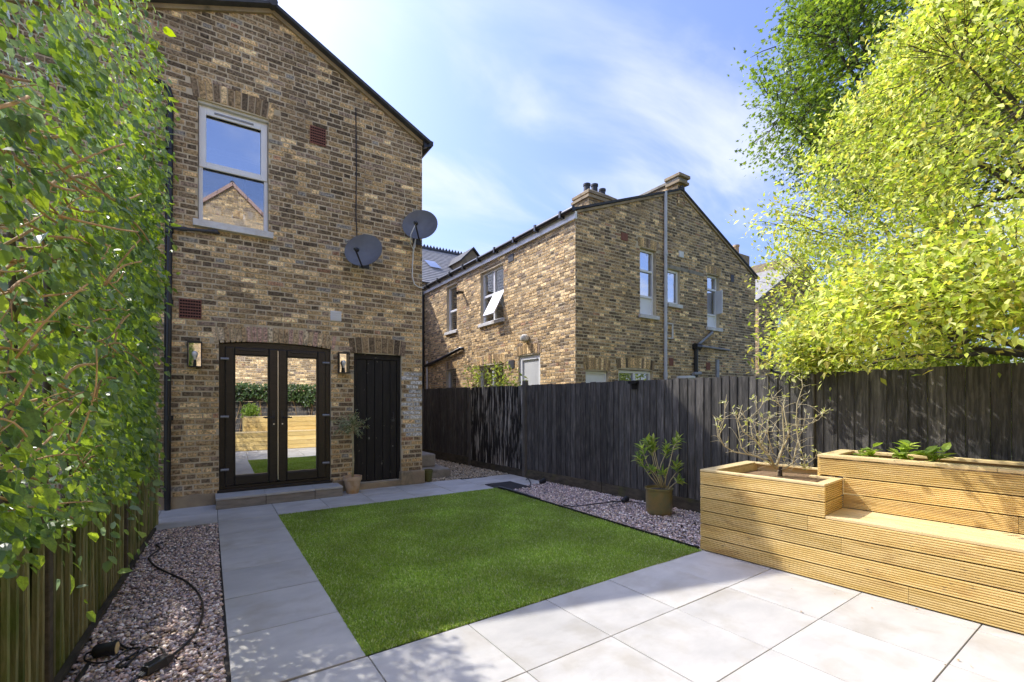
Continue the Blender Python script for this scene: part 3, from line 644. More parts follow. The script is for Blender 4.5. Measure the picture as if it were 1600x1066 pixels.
def dish(c, nrm_, wall_pt, label, w=.30, h=.27, mt='dish_grey', cable=None):
    t = thing('satellite_dish', label, 'satellite dish', wall_pt, 'satellite dishes')
    nv = Vector(nrm_).normalized(); c = Vector(c); sx = Vector((0, 0, 1)).cross(nv).normalized(); sy = nv.cross(sx)
    vs = []; fs = []; rings, seg = 7, 32
    for k, th in ((0, 0.0), (1, -.008)):
        for i in range(rings + 1):
            r = i / rings
            for j in range(seg):
                a = 2 * PI * j / seg; vs.append(c + sx * (w * r * math.cos(a)) + sy * (h * r * math.sin(a)) + nv * (.075 * r * r + th))
    nv_ = (rings + 1) * seg
    for k in range(2):
        for i in range(rings):
            for j in range(seg):
                q = [k * nv_ + i * seg + j, k * nv_ + i * seg + (j + 1) % seg, k * nv_ + (i + 1) * seg + (j + 1) % seg, k * nv_ + (i + 1) * seg + j]; fs.append(q if k == 0 else q[::-1])
    for j in range(seg): fs.append((rings * seg + j, rings * seg + (j + 1) % seg, nv_ + rings * seg + (j + 1) % seg, nv_ + rings * seg + j))
    MB().add(vs, fs).build('reflector', mt, t, smooth='auto')
    base = c - sy * h * .98 + nv * .07; lnb = c + nv * .33 - sy * h * .55
    MB().tube([base - nv * .06, base + nv * .02, lnb - sy * .03], .013, 8).build('arm', 'black_metal', t, smooth='auto')
    MB().lathe(lnb, [(.018, -.07), (.024, -.05), (.024, -.01), (.034, .0), (.034, .035), (.02, .045)], 14, axis=(c - lnb)).build('receiver', 'black_metal', t, smooth='auto')
    wpv = Vector(wall_pt)
    MB().tube([wpv, wpv + Vector((0, -.10, 0)), wpv + Vector((0, -.16, .03)), c - nv * .02], .02, 8).box(wpv.x - .07, wpv.x + .07, wpv.y - .012, wpv.y, wpv.z - .1, wpv.z + .1).build('bracket', 'black_metal', t, smooth='auto')
    if cable: MB().tube([lnb - sy * .02] + cable, .008, 6).build('cable', 'white_plastic', t, smooth=True)
dish((2.03, YW - .27, 3.80), (-.55, -.76, .22), (2.10, YW, 3.72), 'dark grey satellite dish in the middle of the brick wall', .30, .275)
dish((2.97, YW - .27, 4.40), (-.55, -.76, .22), (3.0, YW, 4.28), 'dark grey satellite dish with white cable at the corner of the house', .30, .275,
     cable=[(2.70, 7.1, 4.15), (2.74, 7.2, 4.02), (2.84, 7.35, 4.0), (2.93, 7.5, 4.1), (2.95, 7.52, 4.28)])
def jar(u, w, h, m, label, kind='jar', dried=False):
    t = thing(kind, label, kind, PH(u, 4.10, -.25), 'ornaments on the upper window ledge')
    MB().lathe(PH(u, 4.101, -.19), [(w * .8, 0), (w, .02), (w, h * .8), (w * .8, h), (w * .7, h)], 16).build('body', m, t, smooth='auto')
    if dried:
        f = MB()
        for k in range(26):
            a = random.uniform(-1, 1); b = random.uniform(-.6, .6); L_ = random.uniform(.12, .30)
            f.tube([PH(u, 4.10 + h * .8, -.25), PH(u + a * .06, 4.10 + h + L_ * .6, -.25 + b * .05), PH(u + a * .17, 4.10 + h + L_, -.25 + b * .08)], [.003, .003, .006], 4)
        o = f.build('dried_stems', 'dried', t); o['kind'] = 'stuff'
jar(-.03, .055, .12, 'jar_white', 'pale round pot at the left end of the window ledge', 'pot'); jar(.07, .045, .09, 'jar_white', 'small cream pot, second from the left on the window ledge', 'pot')
jar(.19, .055, .12, 'jar_grey', 'glass jar of dried stems on the window ledge', 'jar', True); jar(.32, .065, .12, 'jar_orange', 'orange jar of dried stems in the upper window', 'jar', True)
jar(.48, .068, .13, 'jar_white', 'white ribbed jar on the window ledge, right of the orange one', 'jar')

# concrete steps and small pot at the side passage
st = thing('concrete_steps', 'two rough concrete steps at the corner of the house', 'steps', (3.4, 8.3, 0))
MB().box(3.11, 3.82, 7.92, 8.75, -.03, .155).build('step', 'concrete', st, bevel=.02); MB().box(3.11, 3.68, 8.32, 9.4, .156, .40).build('step', 'concrete', st, bevel=.025)
# ------------------------------------------------------------------ next wing: lit side wall and shaded rear wall
nb = thing('brick_house', 'yellow brown brick wing beyond the black fence with grey pipe on its gable', 'house', (10.3, YW, 0))
PS = wall_x(XS); NR = (10.3, 6.96); NE = 5.60; NE2 = 5.22
NP = [(XS, 0), (13.94, 0), (13.94, NE2), NR, (XS, NE)]
def nb_col(u, z, r):
    wt = SP.copy()
    if r < 0 or (z < 3.0 and mnoise.noise(Vector((u * .9, z * .9, 7))) > .1): wt[3:6] *= 2.2
    elif mnoise.noise(Vector((u * .6, z * .6, 3))) > .05: wt[:2] *= 1.7
    return stock_colour(.15 + .3 * mnoise.noise(Vector((u * .7, z * .5, 11))), wt / wt.sum())
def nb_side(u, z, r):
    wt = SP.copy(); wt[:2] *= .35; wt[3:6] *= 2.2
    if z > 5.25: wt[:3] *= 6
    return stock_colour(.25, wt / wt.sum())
rear_op = [(8.744, 9.345, 3.56, 5.21), (9.782, 10.28, 3.95, 4.85), (11.481, 12.06, 3.49, 4.98), (6.964, 7.66, .2, 2.12), (7.993, 9.2, .2, 2.19)]
brick_wall(nb, wall_y(YW), NP, rear_op, nb_col, arches=[(8.744, 9.345, 5.21, .25, .02, 10), (11.481, 12.06, 4.98, .22, .02, 9), (6.964, 7.66, 2.12, .30, .03, 11), (7.993, 9.2, 2.19, .30, .05, 17)])
side_op = [(10.554, 11.835, 3.70, 5.22), (13.402, 14.178, 3.75, 5.28), (8.894, 9.837, .1, 2.60), (10.554, 11.99, 1.0, 2.47), (13.45, 14.23, 1.0, 2.49)]
brick_wall(nb, PS, [(YW + .002, 0), (16.3, 0), (16.3, 5.52), (YW + .002, 5.52)], side_op, nb_side, arches=[(8.894, 9.837, 2.60, .26, .03, 12), (10.554, 11.99, 2.47, .30, .05, 18), (13.45, 14.23, 2.49, .28, .03, 10)])
PN = wall_y(YW)
w1 = window(nb, PN, 8.75, 9.34, 3.565, 5.20, cross=(4.04, 4.68), fw=.05, glass='glass_sky', sill=.06, solid=(0,), back=('curtain_or_dark_sheet', .5, 'dark_interior'))  # near-black sheet behind the panes stands in for the unlit room
w2 = window(nb, PN, 9.79, 10.275, 3.955, 4.845, fw=.06, glass='glass_sky', sill=.05, rec=.06)
w3 = window(nb, PN, 11.485, 12.055, 3.495, 4.975, cross=(3.87, 4.58), fw=.05, glass='glass_sky', sill=.07, solid=(0,))
MB().add([PN(11.98, 3.9, -.05), PN(11.98, 4.55, -.05), PN(11.93, 4.55, .16), PN(11.93, 3.9, .16), PN(12.01, 3.9, -.05), PN(12.01, 4.55, -.05), PN(11.96, 4.55, .16), PN(11.96, 3.9, .16)],
         [(0, 1, 2, 3), (7, 6, 5, 4), (0, 4, 5, 1), (1, 5, 6, 2), (2, 6, 7, 3), (3, 7, 4, 0)]).build('open_sash', 'upvc_white', w3, bevel=.004)
window(nb, PN, 6.97, 7.655, .2, 2.115, rec=.05, fw=.05, solid=(0,)); window(nb, PN, 8.0, 9.195, .2, 2.18, rec=.06, mull=(8.6,), fw=.07, glass='glass')
wb = window(nb, PS, 10.56, 11.83, 3.705, 5.215, cross=(4.50,), mull=(11.2,), fw=.06, sill=.06, glass='glass', back=('blind', .75, 'blind'))
MB().add([PS(10.60, 4.48, -.06), PS(11.18, 4.48, -.06), PS(11.18, 3.80, .28), PS(10.60, 3.80, .28), PS(10.60, 4.51, -.06), PS(11.18, 4.51, -.06), PS(11.18, 3.83, .30), PS(10.60, 3.83, .30)],
         [(0, 1, 2, 3), (7, 6, 5, 4), (0, 4, 5, 1), (1, 5, 6, 2), (2, 6, 7, 3), (3, 7, 4, 0)]).build('open_sash', 'upvc_white', wb, bevel=.004)
window(nb, PS, 13.41, 14.17, 3.755, 5.275, cross=(4.45,), fw=.06, sill=.06, glass='glass', back=('curtain_or_dark_sheet', .05, 'curtain_or_dark_sheet'))
window(nb, PS, 8.90, 9.83, .1, 2.595, rec=.04, fw=.11, glass='blind')
window(nb, PS, 10.56, 11.985, 1.005, 2.46, mull=(11.27,), fw=.06, glass='glass', back=('curtain_or_dark_sheet', .05, 'dark_interior')); window(nb, PS, 13.46, 14.22, 1.005, 2.48, fw=.06, glass='glass', back=('curtain_or_dark_sheet', .05, 'dark_interior'))  # both backed by dark sheets, room shade put in as colour
walls_plain(nb, [[(13.94, YW, 0), (13.94, 16.3, 0), (13.94, 16.3, NE2), (13.94, YW, NE2)]])
nroof = gable_roof(nb, [(XS - .05, NE), NR, (13.94, NE2)], YW - .07, 16.3, th=.05)
verge(nb, PN, [(XS, NE), NR, (13.94, NE2)], .045)
MB().pbox(PS, YW - .05, 16.3, 5.425, 5.585, .003, .06).build('fascia', 'upvc_white', nroof)
g = MB().tube([PS(YW - .08, 5.615, .125), PS(16.25, 5.615, .125)], .055, 10)
for k in range(9): g.pbox(PS, YW + .3 + k * .95, YW + .36 + k * .95, 5.53, 5.675, .06, .19)
g.build('gutter', 'black_plastic', nroof, smooth='auto')
gp = MB().tube([PN(9.63, .1, .06), PN(9.63, 6.62, .06), PN(9.63, 6.76, .06)], .042, 12)
for z in (3.3, 5.2, 2.1): gp.tube([PN(9.63, z - .06, .06), PN(9.63, z + .06, .06)], .052, 12)
gp.build('soil_pipe', 'pale_pipe', nb, smooth='auto')
bp = MB().tube([PN(10.88, .1, .07), PN(10.88, 2.86, .07)], .052, 12).tube([PN(10.80, 2.90, .08), PN(11.02, 2.90, .08)], .09, 12)
bp.build('soil_pipe', 'black_plastic', nb, smooth='auto')
MB().tube([PN(10.98, 2.95, .06), PN(11.63, 3.35, .06), PN(11.66, 3.37, .0)], .034, 8).tube([PN(11.0, 2.93, .07), PN(12.45, 2.90, .06)], .030, 8).tube([PN(10.72, 2.16, .10), PN(11.05, 2.18, .08)], .05, 8).build('waste_pipe', 'grey_metal', nb, smooth='auto')
MB().tube([PN(9.74, 3.42, .05), PN(9.92, 3.42, .05), PN(9.92, 3.05, .05), PN(9.78, 3.05, .02)], .022, 8).build('waste_pipe', 'white_plastic', nb, smooth='auto')
for (a, b, c, d, m) in ((8.08, 8.30, 5.25, 5.43, 'terracotta_vent'), (12.6, 12.76, 4.9, 5.12, 'black_plastic'), (9.83, 10.0, 2.35, 2.55, 'terracotta_vent'), (11.42, 11.6, 2.3, 2.5, 'terracotta_vent')):
    MB().pbox(PN, a, b, c, d, -.01, .02).build('air_brick', m, nb, bevel=.004)
MB().pbox(PN, 10.22, 10.40, 5.21, 5.37, 0, .04).build('vent_cover', 'white_plastic', nb, bevel=.006)
MB().pbox(PN, 9.75, 11.3, 4.86, 4.95, -.02, .012).build('lintel', 'concrete', nb)
MB().pbox(PN, 11.86, 11.98, 1.6, 2.6, .0, .05).build('flat_bar', 'grey_metal', nb)
MB().lathe(PN(10.05, 1.7, .35), [(.20, 0), (.20, .30), (.23, .31), (.23, .36), (.2, .37)], 16).build('flue_cowl', 'white_plastic', nb, smooth='auto')
MB().tube([PS(16.12, .1, .06), PS(16.12, 5.5, .06)], .05, 10).tube([PS(15.95, 2.72, .07), PS(14.4, 2.90, .08), PS(13.0, 3.10, .08), PS(12.93, 3.10, .0)], .05, 10).build('drainpipe', 'black_plastic', nb, smooth='auto')
MB().tube([PS(15.75, .3, .05), PS(15.75, 2.9, .05)], .03, 8).build('drainpipe', 'white_plastic', nb, smooth='auto')
MB().lathe(PS(9.43, 2.93, .09), [(.05, 0), (.10, .03), (.12, .09), (.10, .15), (.05, .18)], 16).pbox(PS, 9.38, 9.48, 2.95, 3.05, 0, .05).build('bulkhead_light', 'ivory_paint', nb, smooth='auto')
MB().pbox(PS, 10.05, 10.30, 5.15, 5.34, -.01, .02).build('air_brick', 'lead', nb); MB().pbox(PS, 10.02, 10.28, 2.30, 2.52, -.01, .02).build('air_brick', 'lead', nb)
MB().tube([PS(12.97, 4.88, 0), PS(12.97, 4.88, .16), PS(12.93, 4.83, .22)], .045, 8).build('security_light', 'black_plastic', nb, smooth='auto')
# brick party wall and chimney stack on its roof
def small_bricks(x0, x1, y0, y1, z0, z1, faces='xyt'):
    f = MB(); f2 = MB().box(x0 + .01, x1 - .01, y0 + .01, y1 - .01, z0, z1)
    for (P, a, b) in ((wall_x(x0 + .01), y0, y1), (wall_y(y0 + .01), x0, x1)):
        for q, r in bond([(a, z0), (b, z0), (b, z1), (a, z1)], []): f.prism(P, q, -.004, .010, nb_col(q[0][0], q[0][1], 0), .003)
    return f, f2
f, f2 = small_bricks(10.17, 10.45, YW - .03, 10.4, 6.55, 7.20)
pw_ = f2.build('party_wall', 'mortar', nb); o = f.build('brickwork', 'brick', pw_); o['kind'] = 'stuff'
MB().box(10.12, 10.50, YW - .08, 10.4, 7.20, 7.275).build('coping', 'concrete', pw_, bevel=.01)
MB().box(10.10, 10.52, YW - .12, YW + .32, 7.12, 7.19).box(10.08, 10.54, YW - .14, YW + .34, 7.277, 7.36).build('corbel', 'plinth', pw_, bevel=.01)
f, f2 = small_bricks(9.70, 10.85, 10.45, 11.15, 6.2, 7.92)
ch = f2.build('chimney', 'mortar', nb); o = f.build('brickwork', 'brick', ch); o['kind'] = 'stuff'
MB().box(9.64, 10.91, 10.39, 11.21, 7.72, 7.80).box(9.66, 10.89, 10.41, 11.19, 7.86, 7.94).build('corbel', 'plinth', ch)
MB().add([(9.66, 10.42, 7.94), (10.88, 10.42, 7.94), (10.88, 11.18, 7.94), (9.66, 11.18, 7.94), (9.85, 10.6, 8.08), (10.7, 10.6, 8.08), (10.7, 11.0, 8.08), (9.85, 11.0, 8.08)],
         [(4, 5, 6, 7), (0, 1, 5, 4), (1, 2, 6, 5), (2, 3, 7, 6), (3, 0, 4, 7)]).build('flaunching', 'plinth', ch)
for k, x in enumerate((9.95, 10.28, 10.62)): MB().lathe((x, 10.8, 8.04), [(.11, 0), (.10, .2 + .07 * (k == 1)), (.12, .22 + .07 * (k == 1)), (.12, .28 + .07 * (k == 1)), (.08, .28 + .07 * (k == 1))], 14).build('chimney_pot', 'lead', ch, smooth='auto')

# third wing at the right and the long terrace behind
h3 = thing('brick_house', 'far brick house half hidden behind the leafy tree', 'house', (17.5, 9.4, 0)); P3 = wall_y(9.4)
brick_wall(h3, P3, [(17.5, 0), (24.5, 0), (24.5, 5.3), (21.0, 7.3), (17.5, 5.3)], [(18.9, 19.7, 3.4, 5.0), (21.5, 22.3, 3.4, 5.0)], nb_col, arches=[(18.9, 19.7, 5.0, .24, .02, 9), (21.5, 22.3, 5.0, .24, .02, 9)])
brick_wall(h3, wall_x(17.5), [(9.402, 0), (15, 0), (15, 5.3), (9.402, 5.3)], [], nb_side)
window(h3, P3, 18.9, 19.7, 3.4, 5.0, cross=(4.2,), fw=.06, sill=.05, glass='glass', back=('blind', .02, 'blind')); window(h3, P3, 21.5, 22.3, 3.4, 5.0, cross=(4.2,), fw=.06, sill=.05, glass='glass')
r3 = gable_roof(h3, [(17.45, 5.3), (21.0, 7.3), (24.5, 5.3)], 9.35, 17, th=.05, m='pale_tile')
MB().box(20.85, 21.15, 9.35, 17, 7.2, 7.65).build('party_wall', 'plinth', r3)
MB().tube([P3(18.35, .1, .06), P3(18.35, 5.2, .06)], .05, 8).tube([P3(18.4, 2.6, .07), P3(19.3, 2.55, .07)], .04, 8).build('drainpipe', 'black_plastic', h3)
ck = MB().box(20.6, 21.5, 12.0, 12.8, 6.5, 8.35).build('chimney', 'plinth', h3)
MB().lathe((21.05, 12.4, 8.35), [(.14, 0), (.12, .45), (.15, .47), (.15, .56), (.09, .56)], 14).build('chimney_pot', 'terracotta', ck, smooth='auto')
d3 = Vector(P3(17.62, 3.10, .0)); dish((17.55, 9.4 - .32, 3.15), (-.35, -.9, .36), tuple(d3), 'oval dark satellite dish on the far house by the tree', .44, .30)

tr_ = thing('terrace_house', 'long terrace house with pale tiled roof and ridge tiles behind the wings', 'house', (8, 16.3, 0)); PT = wall_y(16.32)
brick_wall(tr_, PT, [(2.0, 0), (9.0, 0), (9.0, 5.95), (2.0, 5.95)], [(5.65, 6.55, 3.2, 5.0)], nb_col)
window(tr_, PT, 5.65, 6.55, 3.2, 5.0, cross=(4.1,), fw=.07, sill=.06, glass='glass_sky')
walls_plain(tr_, [[(-6, 16.34, 0), (30, 16.34, 0), (30, 16.34, 3.0), (-6, 16.34, 3.0)], [(-6, 16.36, 3), (2, 16.36, 3), (2, 16.36, 5.95), (-6, 16.36, 5.95)], [(9, 16.36, 3), (30, 16.36, 3), (30, 16.36, 5.95), (9, 16.36, 5.95)]])
n_c = 22; rows = MB()
for k in range(n_c):
    t0, t1 = k / n_c, (k + 1.12) / n_c; ya, za = 16.2 + 3.8 * t0, 5.92 + 2.6 * t0; yb, zb = 16.2 + 3.8 * t1, 5.92 + 2.6 * t1
    rows.add([(-6, ya, za + .03), (30, ya, za + .03), (30, yb, zb), (-6, yb, zb), (-6, ya, za), (30, ya, za)], [(0, 1, 2, 3), (4, 5, 1, 0)])
rows.add([(-6, 20, 8.5), (30, 20, 8.5), (30, 24, 5.9), (-6, 24, 5.9)], [(0, 1, 2, 3)])
rt = rows.build('roof', 'pale_tile', tr_)
rd = MB().tube([(-6, 20.0, 8.53), (30, 20.0, 8.53)], .09, 8)
for k in range(60): rd.add([(4.5 + k * .16, 19.97, 8.6), (4.58 + k * .16, 19.97, 8.74), (4.66 + k * .16, 19.97, 8.6), (4.5 + k * .16, 20.03, 8.6), (4.58 + k * .16, 20.03, 8.74), (4.66 + k * .16, 20.03, 8.6)], [(0, 1, 2), (5, 4, 3), (0, 1, 4, 3), (1, 2, 5, 4)])
rd.build('ridge_tile', 'lead', rt)
MB().add([(8.75, 17.1, 6.5), (9.75, 17.1, 6.5), (9.75, 17.1, 7.35), (9.25, 17.1, 7.85), (8.75, 17.1, 7.35), (8.75, 19, 6.5), (9.75, 19, 6.5), (9.75, 19, 7.35), (9.25, 19, 7.85), (8.75, 19, 7.35)],
         [(0, 1, 2, 3, 4), (0, 5, 9, 4), (1, 6, 7, 2), (4, 9, 8, 3), (3, 8, 7, 2)]).build('dormer_gable', 'plinth', rt)
MB().add([(8.6, 17.0, 7.28), (9.25, 17.0, 7.95), (9.9, 17.0, 7.28), (8.6, 19, 7.28), (9.25, 19, 7.95), (9.9, 19, 7.28), (8.6, 17.0, 7.20), (9.25, 17.0, 7.86), (9.9, 17.0, 7.20)], [(0, 1, 4, 3), (1, 2, 5, 4), (0, 6, 7, 1), (1, 7, 8, 2)]).build('dormer_roof', 'slate', rt)
MB().add([(7.55, 17.6, 6.99), (8.05, 17.6, 6.99), (8.05, 18.3, 7.45), (7.55, 18.3, 7.45)], [(0, 1, 2, 3)]).build('roof_window', 'glass_sky', rt)

# house behind the garden's end (seen in the glass)
hb = thing('brick_house', 'sunlit brick gable behind the garden, seen mirrored in the glass', 'house', (.58, -2.5, 0)); PB = wall_yb(-2.5)
def hb_col(u, z, r):
    wt = SP.copy(); wt[:2] *= .3; wt[3:6] *= 2.4; return stock_colour(.3, wt / wt.sum())
brick_wall(hb, PB, [(-4.4, 0), (5.6, 0), (5.6, 4.1), (.58, 8.7), (-4.4, 4.1)], [], hb_col)
cpg = MB()
for (a, b) in (((-4.6, 4.0), (.58, 8.78)), ((.58, 8.78), (5.8, 4.0))):
    for k in range(12):
        t0, t1 = k / 12 + .002, (k + 1) / 12 - .002; p, q = [(a[0] + (b[0] - a[0]) * t, a[1] + (b[1] - a[1]) * t) for t in (t0, t1)]
        MB().prism(PB, [(p[0], p[1] - .14), (q[0], q[1] - .14), q, p], -.06, .06).build('coping_tile', 'pink_coping', hb)
walls_plain(hb, [[(-4.4, -2.5, 0), (-4.4, -9, 0), (-4.4, -9, 4.1), (-4.4, -2.5, 4.1)], [(5.6, -2.5, 0), (5.6, -9, 0), (5.6, -9, 4.1), (5.6, -2.5, 4.1)]])
gable_roof(hb, [(-4.5, 4.05), (.58, 8.72), (5.7, 4.05)], -9, -2.57, th=.06)
MB().tube([PB(1.9, 4.4, .02), PB(1.9, 3.4, .02), PB(2.05, 3.1, .02), PB(2.4, 3.05, .02)], .012, 6).build('cable', 'black_plastic', hb)

# ------------------------------------------------------------------ fences
def board_fence(name, label, ya, yb, m, w, zb=.16, top=1.745, group='black close board fence panels', posts=()):
    t = thing(name, label, 'fence', (FX((ya + yb) / 2), (ya + yb) / 2, 0), group)
    y = ya
    dirv = Vector((-.091, 1, 0)).normalized(); nv = Vector((-1, -.091, 0)).normalized()
    while y > yb + .02:
        ww = min(w * random.uniform(.82, 1.15), y - yb); y0, y1 = y, y - ww
        jz = random.uniform(-.010, .008); tl = random.uniform(-.004, .004)
        vs = []
        for (yy, th) in ((y0 - .001, .004), (y1 + .001, .014)):            # feather edge: thin side tucked behind the next
            for z in (zb + random.uniform(-.006, .0), top + jz + tl):
                for d in (0.0, th + .004):
                    p = Vector((FX(yy), yy, z)) + nv * d; vs.append(p)
        MB().add(vs, [(0, 1, 3, 2), (4, 6, 7, 5), (1, 5, 7, 3), (0, 2, 6, 4), (2, 3, 7, 6), (0, 4, 5, 1)]).build('board', m, t)
        y = y1
    for (k, z) in ((0, .4), (1, 1.5)):
        a = Vector((FX(ya) + .035, ya, z)); b = Vector((FX(yb) + .035, yb, z)); MB().tube([a, b], .03, 4).build('rail', 'gravel_board', t)
    yy = ya
    while yy > yb + .05:
        y2 = max(yb, yy - 1.83); a = Vector((FX(yy), yy - .01, 0)); b = Vector((FX(y2), y2 + .01, 0)); nvv = nv * .03
        MB().add([p + Vector((0, 0, z)) + o for z in (-.05, zb - .004) for (p, o) in ((a, nvv), (b, nvv), (b, nvv * -.3), (a, nvv * -.3))],
                 [(3, 2, 1, 0), (4, 5, 6, 7), (0, 1, 5, 4), (1, 2, 6, 5), (2, 3, 7, 6), (3, 0, 4, 7)]).build('gravel_board', 'gravel_board', t)
        yy = y2
    for (yy, h, mm, s) in posts:
        MB().box(FX(yy) - s - .02, FX(yy) + s - .02, yy - s, yy + s, -.02, h).build('post', mm, t, bevel=.012)
    return t
board_fence('timber_fence', 'tall black fence run behind the potted shrub, between pale post and bench', 7.06, 2.35, 'fence_black', .115, posts=((7.09, 1.83, 'weathered_post', .045),))
board_fence('timber_fence', 'tall black fence run with wide boards behind the timber bench under the tree', 2.35, -1.5, 'fence_black', .14, posts=((2.33, 1.74, 'fence_black', .035),), top=1.755)
board_fence('timber_fence', 'old black fence run with peeling pale paint beside the house passage', 8.95, 7.12, 'fence_peeling', .085, zb=.14, top=1.74, posts=((8.98, 1.70, 'weathered_post', .03),))
board_fence('timber_fence', 'farthest black fence run in the shade behind the concrete steps', 14.5, 8.99, 'fence_black', .12, zb=.2, top=1.75)
# fence across the garden's end, behind the viewpoint
bf = thing('timber_fence', 'black horizontal board fence across the end of the garden, mirrored in the french doors', 'fence', (2, -1.2, 0))
for k in range(10): MB().box(-1.2, 5.7, -1.225, -1.205 + .004 * (k % 2), .02 + k * .175, .19 + k * .175).build('board', 'fence_black', bf)
for k in range(4): MB().box(-1.1 + k * 2.2, -1.0 + k * 2.2, -1.33, -1.23, 0, 1.85).build('post', 'fence_black', bf)

# low slatted fence on the left
lf = thing('picket_fence', 'low mossy slatted fence under the climbing hedge', 'fence', (LX(4), 4, 0))
y = 6.70
while y > 1.0:
    wv_ = random.uniform(.026, .036) * (1.7 if random.random() < .06 else 1); h = .83 + random.uniform(-.035, .03); ln = random.uniform(-.012, .012); x = LX(y); d = .018
    MB().add([(x, y, -.03), (x, y - wv_, -.03), (x + d, y - wv_, -.03), (x + d, y, -.03), (x + ln, y + ln, h), (x + ln, y - wv_ + ln, h - .008), (x + d + ln, y - wv_ + ln, h - .008), (x + d + ln, y + ln, h)],
             [(3, 2, 1, 0), (4, 5, 6, 7), (0, 1, 5, 4), (1, 2, 6, 5), (2, 3, 7, 6), (3, 0, 4, 7)]).build('slat', 'picket', lf)
    y -= wv_ + random.uniform(.040, .058)
y = 6.72
while y > .9:
    w_ = .115; x = LX(y) - .045; MB().box(x - .012, x, y - w_ + .006, y, 0, .80 + random.uniform(-.02, .02)).build('back_board', 'picket_back', lf); y -= w_
for z in (.12, .70): MB().tube([(LX(6.7) - .022, 6.7, z), (LX(.9) - .022, .9, z)], .026, 4).build('rail', 'picket_back', lf)
MB().box(LX(6.72) - .04, LX(6.72) + .035, 6.71, 6.78, 0, .98).build('post', 'picket', lf, bevel=.006)
for yy in (5.0, 3.15): MB().box(LX(yy) - .03, LX(yy) + .034, yy - .035, yy + .035, 0, .93).build('post', 'gravel_board', lf, bevel=.006)
MB().add([(LX(6.45) + .022, 6.45, -.04), (LX(6.45) + .05, 6.45, -.04), (LX(.6) + .055, .6, -.04), (LX(.6) + .022, .6, -.04), (LX(6.45) + .022, 6.45, .03), (LX(6.45) + .05, 6.45, .03), (LX(.6) + .055, .6, .03), (LX(.6) + .022, .6, .03)],
         [(3, 2, 1, 0), (4, 5, 6, 7), (0, 1, 5, 4), (1, 2, 6, 5), (2, 3, 7, 6), (3, 0, 4, 7)]).build('edging_board', 'gravel_board', lf)

# ------------------------------------------------------------------ timber bench with planters
def bench_map(o0, b, nn): return lambda s, w, z: o0 + b * s + nn * w + Vector((0, 0, z))
def reeded(Q, s0, s1, w, z0, z1, parent, axis='s', grooves=7, m='pine', th=.022):
    """deck board on edge with grooved face at depth w (towards -w), running along s"""
    prof = []; n = grooves; p = (z1 - z0) / n; g = .009
    for i in range(n):
        za = z0 + i * p
        prof += [(za + p * .10, g * 1.0), (za + p * .22, g * .10), (za + p * .5, 0), (za + p * .80, g * .06), (za + p * .92, g)]
    prof += [(z1 - p * .02, g)]
    prof = [(z0 + .001, th)] + prof + [(z1 - .001, th)]
    f = MB(); k = len(prof); f_ = []
    if axis == 's': vs = [Q(s, w + d, z) for s in (s0, s1) for z, d in prof]
    else: vs = [Q(w - d, s, z) for s in (s0, s1) for z, d in prof]
    f.add(vs, [(i, (i + 1) % k, (i + 1) % k + k, i + k) for i in range(k)] + [tuple(range(k - 1, -1, -1)), tuple(range(k, 2 * k))])
    return f.build('board', m, parent)
def qbox(Q, s0, s1, w0, w1, z0, z1):
    return MB().add([Q(s, w, z) for z in (z0, z1) for s, w in ((s0, w0), (s1, w0), (s1, w1), (s0, w1))],
                    [(3, 2, 1, 0), (4, 5, 6, 7), (0, 1, 5, 4), (1, 2, 6, 5), (2, 3, 7, 6), (3, 0, 4, 7)])
bn = thing('timber_bench', 'new pine decking bench with raised planters along the tall fence', 'bench', tuple(B0 + BD * 1.6))
Q = bench_map(B0, BD, BN); S1 = 3.9; PE = 1.04; RH = .1265
joints = {0: [1.55], 1: [2.25], 2: [1.15, 3.2], 3: [.92, 2.75]}
for r in range(4):
    cuts = [0] + joints[r] + [S1]
    for a, b in zip(cuts[:-1], cuts[1:]): reeded(Q, a + .001, b - .001, 0, .008 + r * RH, .008 + (r + 1) * RH - .007, bn)
for r in (4, 5): reeded(Q, 0, PE, 0, .008 + r * RH, .008 + (r + 1) * RH - .007, bn)
for r in (4, 5): reeded(Q, .022, .46, PE, .008 + r * RH, .008 + (r + 1) * RH - .007, bn, axis='w')
for r in range(6):                                              # far end and back of the low planter
    qbox(Q, -.0015, .020, .024, 1.0, .008 + r * RH, .008 + (r + 1) * RH - .007).build('board', 'pine', bn, bevel=.003)
    qbox(Q, .022, .85, .978, 1.0, .008 + r * RH, .008 + (r + 1) * RH - .007).build('board', 'pine_flat', bn)
ZS = .008 + 4 * RH
for k in range(3): qbox(Q, PE + .002 if k < 9 else 0, S1, .004 + k * .153, .004 + k * .153 + .151, ZS - .004 + .0, ZS + .018).build('seat_board', 'pine_flat', bn, bevel=.003)
ZP = .008 + 6 * RH
for (a, b, c, d) in ((0, PE, -.004, .062), (0, .115, .064, 1.0), (.97, PE + .003, .064, .46), (.117, .85, .93, 1.0), (.80, .968, .40, .46)):
    qbox(Q, a, b, c, d, ZP - .002, ZP + .016).build('rim_board', 'pine_flat', bn, bevel=.003)
for (a, b) in ((.117, .85),): qbox(Q, .115, .122, .03, .975, ZP - .16, ZP - .004).build('inner_board', 'pine_flat', bn)
MB().add([Q(.03, .03, .69), Q(.5, .02, .72), Q(1.0, .03, .71), Q(1.0, .5, .725), Q(.84, .97, .72), Q(.03, .97, .69), Q(.45, .45, .73)], [(0, 1, 6), (1, 2, 6), (2, 3, 6), (3, 4, 6), (4, 5, 6), (5, 0, 6)]).build('soil', 'soil', bn)
ZB = [ZS + .022, .655, .795, .945]
cutb = {0: [PE + .002, 2.05, S1], 1: [PE + .002, 2.6, S1], 2: [.85, 3.0, S1]}
